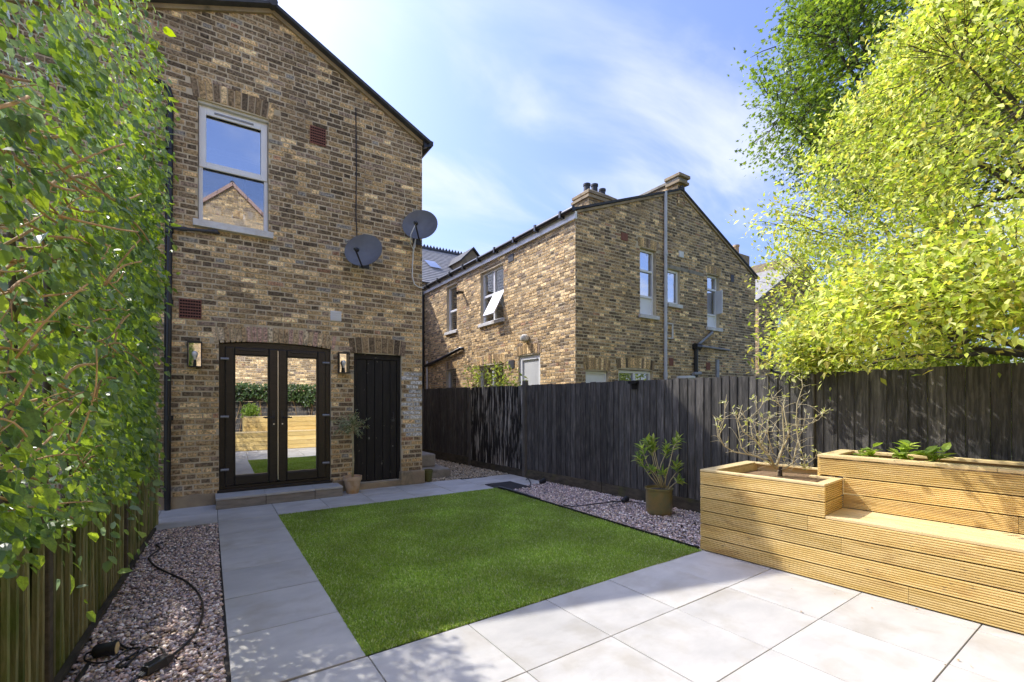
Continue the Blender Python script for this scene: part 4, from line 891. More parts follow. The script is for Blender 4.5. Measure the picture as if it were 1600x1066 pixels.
for r in range(3):
    for a, b in zip(cutb[r][:-1], cutb[r][1:]): reeded(Q, a + .001, b - .001, .46, ZB[r], ZB[r + 1] - .007, bn, grooves=9)
reeded(Q, .462, 1.12, .872, .757, .945, bn, axis='w')
for (a, b, c, d) in ((.85, 1.95, .452, .575), (1.952, S1, .452, .575), (.85, .97, .577, 1.12), (.972, S1, 1.03, 1.12)):
    qbox(Q, a, b, c, d, .947, .972).build('rim_board', 'pine_flat', bn, bevel=.003)
qbox(Q, .87, S1, 1.10, 1.12, .02, .945).build('back_panel', 'pine_flat', bn); qbox(Q, .85, .87, .49, 1.1, .76, .944).build('board', 'pine_flat', bn)
MB().add([Q(.9, .57, .90), Q(S1, .57, .90), Q(S1, 1.05, .92), Q(.9, 1.05, .91)], [(0, 1, 2, 3)]).build('soil', 'soil', bn)
for k in range(46):                                             # knots
    s = random.uniform(.05, S1 - .6); r = random.randrange(4 if s > PE else 6); z = .008 + r * RH + random.uniform(.03, .09); rr = random.uniform(.006, .015)
    MB().lathe(Q(s, .0022, z), [(rr, -.004), (rr, 0), (rr * .4, .0012)], 9, axis=-BN).build('knot', 'knot', bn)
# second bench across the end of the garden, under the viewpoint
b2 = thing('timber_bench', 'pine planter bench across the end of the garden, mirrored in the french doors', 'bench', (2.2, 0, 0)); Q2 = bench_map(Vector((.45, .22, 0)), Vector((1, -.02, 0)), Vector((0, -1, 0)))
for r in range(4): qbox(Q2, 0, 3.3, 0, .022, .008 + r * RH, .008 + (r + 1) * RH - .007).build('board', 'pine', b2, bevel=.003)
for k in range(3): qbox(Q2, 0, 3.3, .004 + k * .153, .004 + k * .153 + .150, ZS - .003, ZS + .019).build('seat_board', 'pine_flat', b2)
for r in range(3): qbox(Q2, .35, 3.3, .46, .482, ZB[r], ZB[r + 1] - .007).build('board', 'pine', b2, bevel=.003)
qbox(Q2, .35, 3.3, .452, .575, .947, .972).build('rim_board', 'pine_flat', b2); qbox(Q2, .35, 3.3, 1.0, 1.1, .01, .96).build('back_panel', 'pine_flat', b2)
qbox(Q2, .33, .35, .46, 1.1, .01, .96).build('board', 'pine', b2); qbox(Q2, .36, 3.29, .5, 1.0, .80, .90).build('soil', 'soil', b2)
# ------------------------------------------------------------------ pots and small plants
def rand_dirs(n, zlo=-1, zhi=1):
    a = rng.uniform(0, 2 * PI, n); z = rng.uniform(zlo, zhi, n); r = np.sqrt(np.maximum(0, 1 - z * z)); return np.stack([r * np.cos(a), r * np.sin(a), z], -1)
def cols_from(pal, n, lo=.75, hi=1.25): pal = np.array(pal); return pal[rng.integers(0, len(pal), n)] * rng.uniform(lo, hi, (n, 1))
def spine(a, b, bend, n=6):
    a, b = Vector(a), Vector(b); return [a.lerp(b, i / n) + Vector(bend) * math.sin(PI * i / n) for i in range(n + 1)]
# potted olive by the french doors
OP = Vector((1.845, 7.36, 0))
ol = thing('potted_olive', 'little olive standard in a terracotta pot beside the old black door', 'potted plant', tuple(OP))
MB().lathe(OP + Vector((0, 0, .001)), [(.085, 0), (.092, .02), (.128, .20), (.140, .205), (.143, .265), (.128, .266), (.122, .235)], 28).build('pot', 'terracotta', ol, smooth='auto')
MB().lathe(OP + Vector((0, 0, .225)), [(.122, 0), (.06, .012)], 20).build('soil', 'soil', ol)
stem_ = [OP + Vector(p) for p in ((.0, 0, .22), (.012, 0, .5), (.004, .01, .8), (-.01, 0, .98), (-.03, 0, 1.06))]
MB().tube(stem_, [.017, .015, .013, .011, .008], 8).build('stem', 'pale_bark', ol, smooth=True)
cen = OP + Vector((-.04, -.02, 1.07)); tw = MB(); lp = []; ld = []
for k in range(62):
    d = Vector(rand_dirs(1, -.75, 1)[0]); L_ = random.uniform(.12, .25) * (1.15 if abs(d.x) > .5 else 1); e = cen + Vector((d.x * L_ * 1.05, d.y * L_, d.z * L_ * 1.05)); s = cen + Vector((random.uniform(-.03, .03), 0, random.uniform(-.1, 0)))
    tw.tube([s, s.lerp(e, .5) + Vector((0, 0, .02)), e], [.004, .003, .0015], 4)
    for j in range(13):
        t = random.uniform(.35, 1.03); lp.append(s.lerp(e, t)); dd = (e - s).normalized() * .6 + Vector(rand_dirs(1)[0]); ld.append(dd)
tw.build('twigs', 'pale_bark', ol)['kind'] = 'stuff'
lp = np.array(lp); ld = np.array(ld); n = len(lp)
np_mesh('foliage', place(SLIM_V, lp, frames(ld, rand_dirs(n)), rng.uniform(.035, .06, n)), LEAF_F, cols_from([(.30, .35, .20), (.20, .26, .13), (.42, .46, .30), (.14, .19, .09)], n), 'leaf_matte', ol)['kind'] = 'stuff'
# small pot by the steps
sp_ = thing('flower_pot', 'small empty olive green pot by the house corner and steps', 'pot', (3.24, 7.66, 0))
MB().lathe((3.24, 7.66, .001), [(.058, 0), (.062, .01), (.080, .17), (.088, .172), (.09, .21), (.08, .21), (.074, .17)], 22).build('body', 'green_pot', sp_, smooth='auto')
MB().lathe((3.24, 7.66, .172), [(.072, 0), (.03, .004)], 16).build('soil', 'soil', sp_)
# oleander in a glazed pot on the pebbles
OL = Vector((4.80, 3.86, 0))
oe = thing('potted_oleander', 'leggy oleander in a brown glazed pot on the pebble bed', 'potted plant', tuple(OL))
MB().lathe(OL + Vector((0, 0, -.005)), [(.135, 0), (.150, .015), (.163, .05), (.160, .07), (.165, .085), (.165, .31), (.176, .318), (.178, .34), (.164, .342), (.158, .31)], 32).build('pot', 'glazed_pot', oe, smooth='auto')
MB().lathe(OL + Vector((0, 0, .30)), [(.158, 0), (.08, .012)], 20).build('soil', 'under_gravel', oe)
camr = Vector((CT, -ST, 0))                                       # picture's right, for splaying the stems as they grow
tips = []
def px_at(u, v, depth): r = Vector(ray(u, v)); return Vector((0, 0, CAMH)) + r * depth
dep = (OL.x * ST + OL.y * CT)
for (pts) in ([(1030, 762), (1016, 745), (1005, 728), (998, 716)], [(1032, 762), (1020, 742), (1010, 722), (1003, 700)], [(1034, 762), (1024, 738), (1019, 712), (1018, 696)], [(1035, 762), (1027, 735), (1020, 705), (1010, 690)],
              [(1038, 762), (1030, 735), (1033, 725), (1041, 706), (1041, 698)], [(1038, 763), (1041, 744), (1047, 722), (1052, 700), (1059, 688)], [(1042, 764), (1048, 750), (1057, 738), (1057, 722)], [(1034, 763), (1026, 745), (1018, 735)],
              [(1044, 765), (1052, 757), (1060, 752)], [(1037, 762), (1040, 745), (1036, 740)], [(1035, 762), (1028, 728), (1023, 706), (1021, 688)]):
    jd = random.uniform(-.10, .10); P_ = [px_at(u, v, dep + jd * i / 3) for i, (u, v) in enumerate(pts)]
    MB().tube(P_, [.0075] + [.006] * (len(P_) - 2) + [.004], 6).build('stem', 'pale_bark', oe, smooth=True); tips.append((P_[-1], (P_[-1] - P_[-2]).normalized(), len(pts) > 3))
lp, ld, ls = [], [], []
for (e, d, big) in tips:
    for j in range(30 if big else 22):
        t = random.uniform(-.16 if big else -.05, .03); v = Vector(rand_dirs(1)[0]); v = (v - d * v.dot(d)).normalized(); lp.append(e + d * t); ld.append(v + d * random.uniform(.3, 1.6)); ls.append(random.uniform(.075, .135))
lp, ld = np.array(lp), np.array(ld); n = len(lp); R_ = frames(ld, np.tile([[0, 0, 1.]], (n, 1)) + .3 * rand_dirs(n))
cc = cols_from([(.28, .38, .085), (.36, .44, .11), (.19, .29, .08), (.42, .47, .20)], n)
leaf_objects(oe, SLIM_V * np.array([1, 1.15, 1]), LEAF_F, lp, R_, np.array(ls), cc, 'leaf_matte')
# bare sage-like shrub in the low planter
SB = Q(.52, .52, .70)
sh = thing('shrub', 'almost bare pale twiggy shrub growing in the low planter', 'shrub', tuple(SB)); tw = MB(); lp, ld = [], []; dep = SB.x * ST + SB.y * CT
trunk = [SB, SB + Vector((.0, 0, .06)), SB + Vector((.01, 0, .12))]
MB().tube(trunk, [.026, .02, .017], 8).build('trunk', 'bark', sh, smooth=True)
PXZ = lambda cx_, cy_: (1080 + cx_ / 5.923, 580 + cy_ / 5.923)
mains = [[(780, 900), (700, 830), (600, 790), (520, 770), (400, 750), (300, 690), (245, 610), (240, 540), (265, 440)], [(780, 880), (820, 760), (880, 650), (900, 590), (870, 430), (850, 300), (880, 230)],
         [(770, 880), (740, 800), (640, 690), (560, 590), (545, 430), (640, 340), (670, 280)], [(780, 900), (720, 800), (600, 650), (480, 560), (430, 440), (470, 400), (520, 460)],
         [(790, 880), (830, 760), (860, 650), (850, 480), (840, 330), (760, 270), (740, 210)], [(800, 930), (870, 900), (940, 850), (970, 720), (990, 640), (970, 480), (980, 300), (1030, 150), (1022, 60)],
         [(970, 560), (1000, 450), (1150, 430), (1225, 385)], [(780, 880), (690, 720), (620, 600), (660, 480), (620, 370), (570, 250)], [(880, 640), (930, 500), (1060, 500), (1180, 450), (1230, 380)],
         [(520, 770), (460, 700), (440, 560), (420, 440), (400, 400)], [(300, 690), (260, 600), (310, 420), (310, 290)], [(640, 690), (700, 560), (760, 560), (860, 550)], [(800, 930), (920, 870), (1050, 880), (1150, 800), (1160, 750)],
         [(860, 680), (930, 800), (990, 880), (1060, 900)], [(990, 640), (1030, 780), (1060, 890)], [(760, 760), (720, 640), (700, 520), (720, 420)], [(640, 690), (600, 560), (570, 470)]]
for k, pl in enumerate(mains):
    jd = random.uniform(-.22, .22); n = len(pl); P_ = []
    for i, (a, b) in enumerate(pl):
        u, v = PXZ(a, b); P_.append(px_at(u, v, dep + jd * i / n))
    r0 = .0085 if k in (0, 1, 3, 4, 5) else .0045
    MB().tube(P_, [r0 * (1 - .72 * i / (n - 1)) for i in range(n)], 6).build('branch', 'pale_bark', sh, smooth=True)
    for i in range(1, n):
        for q in range(3):
            t = random.random(); s = P_[i - 1].lerp(P_[i], t); d = Vector(rand_dirs(1, -.2, 1)[0]); L_ = random.uniform(.04, .17); e = s + d * L_
            tw.tube([s, s.lerp(e, .5) + Vector((0, 0, .01)), e], [.0022, .0018, .0012], 4)
            for j in range(random.choice((0, 0, 1, 2))): lp.append(s.lerp(e, random.uniform(.6, 1.05))); ld.append(d + .9 * Vector(rand_dirs(1)[0]))
    for j in range(7): lp.append(P_[-1] + Vector(rand_dirs(1)[0]) * .015); ld.append(Vector(rand_dirs(1, -.2, 1)[0]))
tw.build('twigs', 'pale_bark', sh)['kind'] = 'stuff'
lp, ld = np.array(lp), np.array(ld); n = len(lp); R_ = frames(ld, rand_dirs(n)); sz = rng.uniform(.028, .055, n); cc = cols_from([(.50, .52, .32), (.42, .46, .22), (.58, .58, .42), (.46, .50, .16)], n)
leaf_objects(sh, SLIM_V * np.array([1, 1.3, 1]), LEAF_F, lp[:290], R_[:290], sz[:290], cc, 'leaf_matte')
np_mesh('foliage', place(SLIM_V, lp[290:], R_[290:], sz[290:]), LEAF_F, cc[290:], 'leaf_matte', sh)['kind'] = 'stuff'
# seedlings along the upper planter
def seedling(s, w, h, nl, label, m_cols, ll=.09):
    b = Q(s, w, .90); t = thing('planter_plant', label, 'plant', tuple(b), 'young plants in the upper planter'); st_ = MB(); lp, ld = [], []
    for k in range(max(2, nl // 8)):
        e = b + Vector((random.uniform(-.07, .07), random.uniform(-.07, .07), h * 1.35 * random.uniform(.6, 1))); st_.tube([b, b.lerp(e, .6), e], [.004, .003, .002], 5)
        for j in range(8): lp.append(b.lerp(e, random.uniform(.3, 1))); ld.append(Vector(rand_dirs(1, -.15, .7)[0]))
    st_.build('stem', 'green_stem', t); n = len(lp); lp, ld = np.array(lp), np.array(ld)
    leaf_objects(t, LEAF_V, LEAF_F, lp, frames(ld, np.tile([[0, 0, 1.]], (n, 1)) + .4 * rand_dirs(n)), rng.uniform(.8, 1.4, n) * ll, cols_from(m_cols, n), 'leaf_matte')
GR = [(.27, .38, .08), (.20, .30, .06), (.34, .43, .13)]
seedling(1.12, .80, .12, 24, 'leafy seedling nearest the shrub in the upper planter', GR, .09); seedling(1.38, .82, .15, 32, 'broad leaved plant, second along the upper planter', GR, .10)
seedling(1.58, .82, .12, 24, 'broad leaved plant, third along the upper planter', GR, .09); seedling(2.12, .84, .17, 40, 'feathery plant farthest right in the upper planter', [(.25, .33, .10), (.18, .26, .06)], .055)

# ------------------------------------------------------------------ cables and garden lights on the pebbles
def gp_(u, v, z=.012): return G(u, v, z)
def smooth_path(pts, n=8):
    out = []; m_ = len(pts)
    for i in range(m_ - 1):
        p0, p1, p2, p3 = pts[max(0, i - 1)], pts[i], pts[i + 1], pts[min(m_ - 1, i + 2)]
        for k in range(n):
            t = k / n; out.append(.5 * ((2 * p1) + (p2 - p0) * t + (2 * p0 - 5 * p1 + 4 * p2 - p3) * t * t + (3 * p1 - p0 - 3 * p2 + p3) * t ** 3))
    return out + [pts[-1]]
cb = MB().tube(smooth_path([gp_(*p) for p in ((255, 848), (244, 851), (250, 857), (236, 868), (233, 874), (243, 885), (262, 895), (285, 905), (302, 918), (314, 935), (317, 957), (308, 985), (292, 1005), (272, 1022), (262, 1030))]), .0075, 8).build('cable', 'black_plastic', None, smooth=True)
tag(cb, 'long black cable snaking across the left pebble bed', 'cable')
cb = MB().tube(smooth_path([gp_(*p) for p in ((185, 1005), (200, 1013), (218, 1012), (212, 1020), (190, 1034), (182, 1042), (196, 1040), (216, 1022), (232, 1012), (250, 1013), (257, 1022), (248, 1035))]), .006, 8).build('cable', 'black_plastic', None, smooth=True)
tag(cb, 'loose loops of thin black cable between spotlight and junction box', 'cable')
sl = thing('garden_spotlight', 'black cylinder spotlight lying on the left pebble bed', 'spotlight', tuple(gp_(165, 1015)))
a_, b_ = gp_(147, 1018, .045), gp_(183, 1012, .045)
MB().lathe(a_, [(.024, -.004), (.034, .006), (.036, .02), (.036, (b_ - a_).length * .8), (.039, (b_ - a_).length * .82), (.039, (b_ - a_).length), (.033, (b_ - a_).length)], 24, axis=(b_ - a_)).build('body', 'black_metal', sl, smooth='auto')
MB().lathe(b_, [(.032, -.002), (.03, .0015)], 20, axis=(b_ - a_)).build('lens', 'pine_flat', sl)
MB().tube([gp_(138, 1038, .012), gp_(128, 1052, .016), gp_(112, 1076, .02)], [.012, .012, .006], 6).build('spike', 'black_plastic', sl)
MB().tube(smooth_path([a_, gp_(135, 1022, .02), gp_(133, 1032, .012), gp_(150, 1036, .012), gp_(170, 1033, .012), gp_(188, 1022, .012), gp_(203, 1013, .012)]), .005, 6).build('cable', 'black_plastic', sl, smooth=True)
jb = thing('junction_box', 'black plastic cable junction box on the left pebble bed', 'junction box', tuple(gp_(243, 1040)))
c = gp_(243, 1038, .035); f = (gp_(262, 1028, 0) - gp_(225, 1048, 0)).normalized(); s_ = Vector((-f.y, f.x, 0))
vs = [c + f * x + s_ * y + Vector((0, 0, z)) for (x, y, z) in ((-.065, -.032, -.025), (.045, -.036, -.025), (.045, .036, -.025), (-.065, .032, -.025), (-.055, -.024, .018), (.035, -.03, .024), (.035, .03, .024), (-.055, .024, .018), (.10, -.01, -.014), (.10, .01, -.014), (.10, .008, .004), (.10, -.008, .004))]
MB().add(vs, [(3, 2, 1, 0), (4, 5, 6, 7), (0, 1, 5, 4), (2, 3, 7, 6), (3, 0, 4, 7), (1, 8, 11, 5), (2, 6, 10, 9), (5, 11, 10, 6), (1, 2, 9, 8), (8, 9, 10, 11)]).build('case', 'black_plastic', jb, bevel=.006)
for k in (-1, 0, 1): MB().tube([c - f * .06 + s_ * .014 * k + Vector((0, 0, -.012)), c - f * .085 + s_ * .018 * k + Vector((0, 0, -.016))], .0075, 8).build('cable_gland', 'black_metal', jb, smooth='auto')
MB().tube([c - f * .08 + Vector((0, 0, -.018)), c - f * .2 + Vector((0, 0, -.026)), c - f * .4 - s_ * .03 + Vector((0, 0, -.028))], .0055, 6).build('cable', 'black_plastic', jb)
cb = MB().tube(smooth_path([gp_(*p, .018) for p in ((880, 789), (900, 791), (940, 786), (972, 783), (1000, 786), (1018, 789))]), .007, 6).build('cable', 'black_plastic', None, smooth=True)
tag(cb, 'thin black cable lying on the pebbles by the tall fence', 'cable')
cb = MB().tube(smooth_path([gp_(*p, .016) for p in ((828, 762), (829, 754), (825, 748), (822, 750))]), .008, 6).build('cable', 'black_plastic', None, smooth=True)
tag(cb, 'short bent black cable at the edge of the drain cover', 'cable')
for (u, v, lab) in ((848, 753, 'small black garden light near the drain cover by the fence'), (977, 782, 'small black garden light on pebbles left of the glazed pot')):
    p = gp_(u, v, .035); t = thing('garden_light', lab, 'garden light', (p.x, p.y, 0), 'small garden lights on the pebbles')
    MB().lathe(p + Vector((-.07, -.02, 0)), [(.02, 0), (.035, .015), (.038, .10), (.042, .105), (.042, .13)], 16, axis=(.9, .3, .12)).build('body', 'black_metal', t, smooth='auto')
    MB().tube([p, p + Vector((.02, .01, -.03)), p + Vector((.10, .05, -.03))], .009, 6).build('bracket', 'black_metal', t)
p = Vector((FX(5.0), 5.0, 1.76)); r = ray(993, 598); tt = 5.628 / (r[0] + .091 * r[1]); p = Vector((r[0] * tt, r[1] * tt, CAMH + r[2] * tt))
fl = thing('fence_light', 'small black light fixed over the top of the tall fence', 'light', (p.x, p.y, 1.7))
MB().box(p.x - .09, p.x + .02, p.y - .07, p.y + .07, p.z - .02, p.z + .03).build('head', 'black_plastic', fl, bevel=.008); MB().box(p.x - .03, p.x - .015, p.y - .05, p.y + .05, p.z - .10, p.z - .02).build('bracket', 'black_plastic', fl)
# flowers standing behind the fence at the next house
for k, (u, v0, v1, lab) in enumerate(((745, 605, 570, 'pale leaved plant with pinkish buds in front of the lower window, left'), (776, 605, 565, 'tall leafy rose in front of the lower window'), (797, 605, 580, 'leafy plant between lower window and white door'))):
    r = ray(u, v0); t_ = 6.0 / r[0]; b = Vector((6.0, r[1] * t_, .0)); r2 = ray(u, v1); top = CAMH + r2[2] * t_
    t = thing('garden_plant', lab, 'plant', tuple(b), 'plants beyond the fence'); st_ = MB(); lp = []
    for j in range(9):
        e = b + Vector((random.uniform(-.3, .3), random.uniform(-.35, .35), top - random.uniform(0, .3))); st_.tube([b, b.lerp(e, .5) + Vector((random.uniform(-.1, .1), 0, 0)), e], [.012, .008, .004], 5)
        for q in range(34): lp.append(b.lerp(e, random.uniform(.55, 1.02)) + Vector(rand_dirs(1)[0]) * .09)
    st_.build('stem', 'green_stem', t); n = len(lp); lp = np.array(lp)
    np_mesh('foliage', place(LEAF_V, lp, frames(rand_dirs(n), rand_dirs(n)), rng.uniform(.06, .11, n)), LEAF_F, cols_from([(.20, .26, .06), (.28, .33, .09), (.12, .17, .04)], n), 'leaf_matte', t)['kind'] = 'stuff'
    for q in range(4):
        c = Vector(lp[q * 7]); MB().lathe(c, [(.01, -.03), (.045, 0), (.04, .04), (.015, .055)], 8).build('flower', 'terracotta_vent' if k != 1 else 'pink_coping', t, smooth=True)

# ------------------------------------------------------------------ climbing hedge on the left
HG = thing('climbing_hedge', 'tall overgrown climbing hedge with heart shaped leaves over the slatted fence', 'hedge', (-.8, 4, 0))
def top_z(y):
    return np.interp(y, [1.0, 3.6, 4.3, 4.9, 5.5, 6.2, 6.8], [5.2, 4.9, 4.45, 3.6, 3.2, 2.95, 2.4])
def face_x(y, z):
    b = np.interp(y, [1.0, 2.0, 3.0, 4.0, 4.6, 5.5, 6.3, 6.8], [-.66, -.60, -.52, -.42, -.50, -.58, -.63, -.70])
    bul = np.interp(z, [.4, .9, 1.6, 2.6, 3.3, 4.0, 4.6, 5.4], [-.05, .02, .03, .08, .10, .03, -.12, -.35]); return b + bul * np.interp(y, [1, 3, 4.4, 5.2], [.6, 1, 1, .3])
def hedge_pts(n, dep_scale):
    y = rng.uniform(1.0, 6.75, n * 2); zt = top_z(y); zl = np.interp(y, [1, 2.6, 3.4, 4.5, 6, 6.8], [.86, .86, .88, .90, .92, .95]); z = zl + (zt - zl) * rng.uniform(0, 1, n * 2) ** .95
    nzv = np.array([mnoise.noise(Vector((a * 2.2, b * 2.2, 0))) for a, b in zip(y, z)])
    x = face_x(y, z) + np.minimum(.09, .22 * nzv + .10 * np.array([mnoise.noise(Vector((a * 1.1, b * 1.1, 4))) for a, b in zip(y, z)])) + .05 * np.array([mnoise.noise(Vector((a * 5, b * 5, 9))) for a, b in zip(y, z)]) - rng.exponential(dep_scale, n * 2)
    keep = (face_x(y, z) - x < np.interp(z, [1, 2.5, 3.6, 4.6], [1.1, .85, .40, .22])) & (rng.uniform(0, 1, n * 2) < np.where((y < 3.3) & (z > 1.0) & (z < 2.9), .42 + .5 * (nzv > .12), np.interp(z, [2.7, 3.3], [1.0, .38]))); return np.stack([x, y, z], -1)[keep][:n]
pos = np.concatenate([hedge_pts(28000, .11), hedge_pts(15000, .45)]); n = len(pos)
# drooping shoots hanging over the fence top and along the far edge
drop = []
for k in range(210):
    y0 = random.uniform(2.3, 6.6); z0 = random.uniform(.75, 1.15) if k > 192 else random.uniform(.9, float(top_z(y0)) * .98); x0 = float(face_x(y0, z0)) + .02; L_ = random.uniform(.15, .55); dx_ = random.uniform(.03, .16)
    for j in range(int(L_ / .035)):
        t = j * .035; drop.append((x0 + dx_ * t / L_ + random.uniform(-.02, .02), y0 + random.uniform(-.04, .04), z0 + .08 - t * 1.0 + .12 * math.sin(t / L_ * PI)))
pos = np.concatenate([pos, np.array(drop)]); n = len(pos)
d = np.stack([np.abs(rng.normal(.35, .5, n)), rng.normal(-.15, .6, n), rng.normal(-.75, .45, n)], -1); up = np.stack([rng.normal(.55, .4, n), rng.normal(-.15, .5, n), rng.normal(.55, .4, n)], -1)
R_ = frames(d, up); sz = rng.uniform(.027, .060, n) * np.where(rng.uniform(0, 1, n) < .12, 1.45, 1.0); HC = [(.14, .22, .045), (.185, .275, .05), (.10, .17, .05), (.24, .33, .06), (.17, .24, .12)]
cc = cols_from(HC, n); hi = pos[:, 2] > top_z(pos[:, 1]) - 1.0; cc[hi] *= np.array([1.5, 1.4, 1.0])  # leaves near the top tinted brighter, sun through them put into the colour
dist = np.linalg.norm(pos - np.array([0, 0, CAMH]), axis=1)
au = 800 + 713 * (CT * pos[:, 0] - ST * pos[:, 1]) / np.maximum(.1, ST * pos[:, 0] + CT * pos[:, 1]); av = 626 - 713 * (pos[:, 2] - CAMH) / np.maximum(.1, ST * pos[:, 0] + CT * pos[:, 1])
vis = (au > 0) & (av > 0) & (av < 1066) & (pos[:, 0] > face_x(pos[:, 1], pos[:, 2]) - .06)
score = np.where(vis, sz / dist, 0); pick = np.argsort(-score)[:300]; rest = np.ones(n, bool); rest[pick] = False
HEART_V = LEAF_V * np.array([1, 1.28, 1.0]); HEART_V[1, 0] = HEART_V[5, 0] = .20
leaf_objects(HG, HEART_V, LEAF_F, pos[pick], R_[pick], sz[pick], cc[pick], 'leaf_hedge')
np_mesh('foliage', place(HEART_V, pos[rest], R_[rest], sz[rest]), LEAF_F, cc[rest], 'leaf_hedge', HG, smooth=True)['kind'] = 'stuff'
for k in range(165):                                               # cut tan stems poking out, mostly near the viewpoint
    y0 = random.uniform(1.6, 3.3) if k < 150 else random.uniform(3.3, 6.3); z0 = random.uniform(1.05, 2.6) if k < 150 else random.uniform(.9, min(3.2, float(top_z(y0))))
    x0 = float(face_x(y0, z0)) - random.uniform(-.03, .25); a = random.gauss(.35, .5); L_ = random.uniform(.18, .5) * (1 if k < 150 else .6)
    dv = Vector((random.uniform(.1, .45), math.cos(a), math.sin(a) * .8)).normalized(); s = Vector((x0, y0, z0)); e = s + dv * L_
    if e.x > float(face_x(e.y, e.z)) + .17: e.x = float(face_x(e.y, e.z)) + .17
    r0 = random.uniform(.0022, .0070); MB().tube(spine(s, e, (random.uniform(-.03, .03), 0, random.uniform(-.05, .06)), 5), [r0, r0, r0 * .95, r0 * .9, r0 * .85, r0 * .8], 6).build('stem', 'twig', HG, smooth=True)
MB().tube(spine(px_at(22, 500, 1.75), px_at(115, 305, 2.0), (.02, 0, .05), 8), [.006] * 4 + [.005] * 3 + [.003] * 2, 6).build('stem', 'green_stem', HG, smooth=True)
for k in range(9):
    y0 = 1.4 + k * .62; MB().tube(spine((-.95, y0, 0), (-.9 + random.uniform(-.1, .1), y0 + random.uniform(-.3, .3), min(3.2, float(top_z(y0)) * .8)), (.06, .1, 0), 6), [.03, .028, .025, .02, .018, .014, .01], 7).build('trunk', 'bark', HG, smooth=True)

# ------------------------------------------------------------------ trees
def tree(name, label, base, crown, n_limbs, n_clumps, per, tmpl, size, pal, trunk_r, bark='bark', singles=0, clump_r=.22, droop=-.1, sun_bias=.0, tw_r=.006, first=.45, cat='tree', extra=None, lmat='leaf_matte'):
    """crown: function returning points in the crown; limbs reach into it, every clump hangs on its own twig"""
    t = thing(name, label, cat, tuple(base)); base = Vector(base)
    cl = crown(n_clumps); cenv = Vector(cl.mean(0)); topz = cl[:, 2].max()
    trunk_top = Vector((base.x * .75 + cenv.x * .25, base.y * .75 + cenv.y * .25, base.z + (cenv.z - base.z) * .95)); tp = spine(base, trunk_top, (.12, .08, 0), 8)
    MB().tube(tp, [trunk_r * (1 - .6 * i / 8) for i in range(9)], 10).build('trunk', bark, t, smooth=True)
    nodes = []; lidx = rng.choice(len(cl), n_limbs, replace=False)
    for i in lidx:
        s = tp[int(random.uniform(first, 1) * 8)]; e = Vector(cl[i]); e = s.lerp(e, .85); P_ = spine(s, e, (random.uniform(-.2, .2), random.uniform(-.2, .2), random.uniform(.0, .35)), 8); r0 = trunk_r * random.uniform(.28, .45)
        MB().tube(P_, [r0 * (1 - .8 * k / 8) for k in range(9)], 7).build('limb', bark, t, smooth=True); nodes += P_[2:]
    if extra:
        for pl, r0 in extra:
            MB().tube(pl, [r0 * (1 - .7 * k / (len(pl) - 1)) for k in range(len(pl))], 8).build('limb', bark, t, smooth=True); nodes += pl[1:]
    nd = np.array([tuple(p) for p in nodes]); tw = MB(); lp, ld = [], []
    for c in cl:
        j = int(np.argmin(((nd - c) ** 2).sum(1))); s = Vector(nd[j]); e = Vector(c); v = e - s
        mid_ = s.lerp(e, .55) + Vector((random.uniform(-.1, .1), random.uniform(-.1, .1), .08)) * min(1, v.length)
        ss = e + (s - e) * min(1.0, .42 / max(.01, v.length)) * (1 if size < .15 else 1.8); mm = ss.lerp(e, .5) + Vector((random.uniform(-.04, .04), random.uniform(-.04, .04), .03)); tw.tube([ss, mm, e], [tw_r * 1.3, tw_r, tw_r * .45], 4, cap=False); dirn = (e - mid_).normalized() if (e - mid_).length > 1e-6 else Vector((0, 0, 1))
        q = rng.normal(0, 1, (per, 3)) * clump_r * .55 + np.outer(rng.uniform(-.9, .7, per), np.array(dirn)) * clump_r
        lp.append(c + q); ld.append(np.array(dirn)[None] * .7 + rand_dirs(per) + np.array([[0, 0, droop]]))
    tw.build('twigs', bark, t)['kind'] = 'stuff'
    lp = np.concatenate(lp); ld = np.concatenate(ld); n = len(lp)
    R_ = frames(ld, np.array([[0, 0, 1.]]) + .55 * rand_dirs(n) + np.array([tuple(SUN)]) * sun_bias); sz = rng.uniform(.6, 1.25, n) * size; cc = cols_from(pal, n, .8, 1.25) * np.repeat(rng.uniform(.6, 1.15, len(cl)), per)[:, None]
    tv, F = tmpl; fw_ = ST * lp[:, 0] + CT * lp[:, 1]; u_ = 800 + 713 * (CT * lp[:, 0] - ST * lp[:, 1]) / np.maximum(.1, fw_); v_ = 626 - 713 * (lp[:, 2] - CAMH) / np.maximum(.1, fw_)
    sc_ = np.where((fw_ > .1) & (u_ > 0) & (u_ < 1600) & (v_ > 0) & (v_ < 1066), sz / np.maximum(.1, fw_), 0); pk = np.argsort(-sc_)[:singles]; rest = np.ones(n, bool); rest[pk] = False
    if singles: leaf_objects(t, tv, F, lp[pk], R_[pk], sz[pk], cc[pk], lmat)
    np_mesh('foliage', place(tv, lp[rest], R_[rest], sz[rest]), F, cc[rest], lmat, t)['kind'] = 'stuff'
    return t
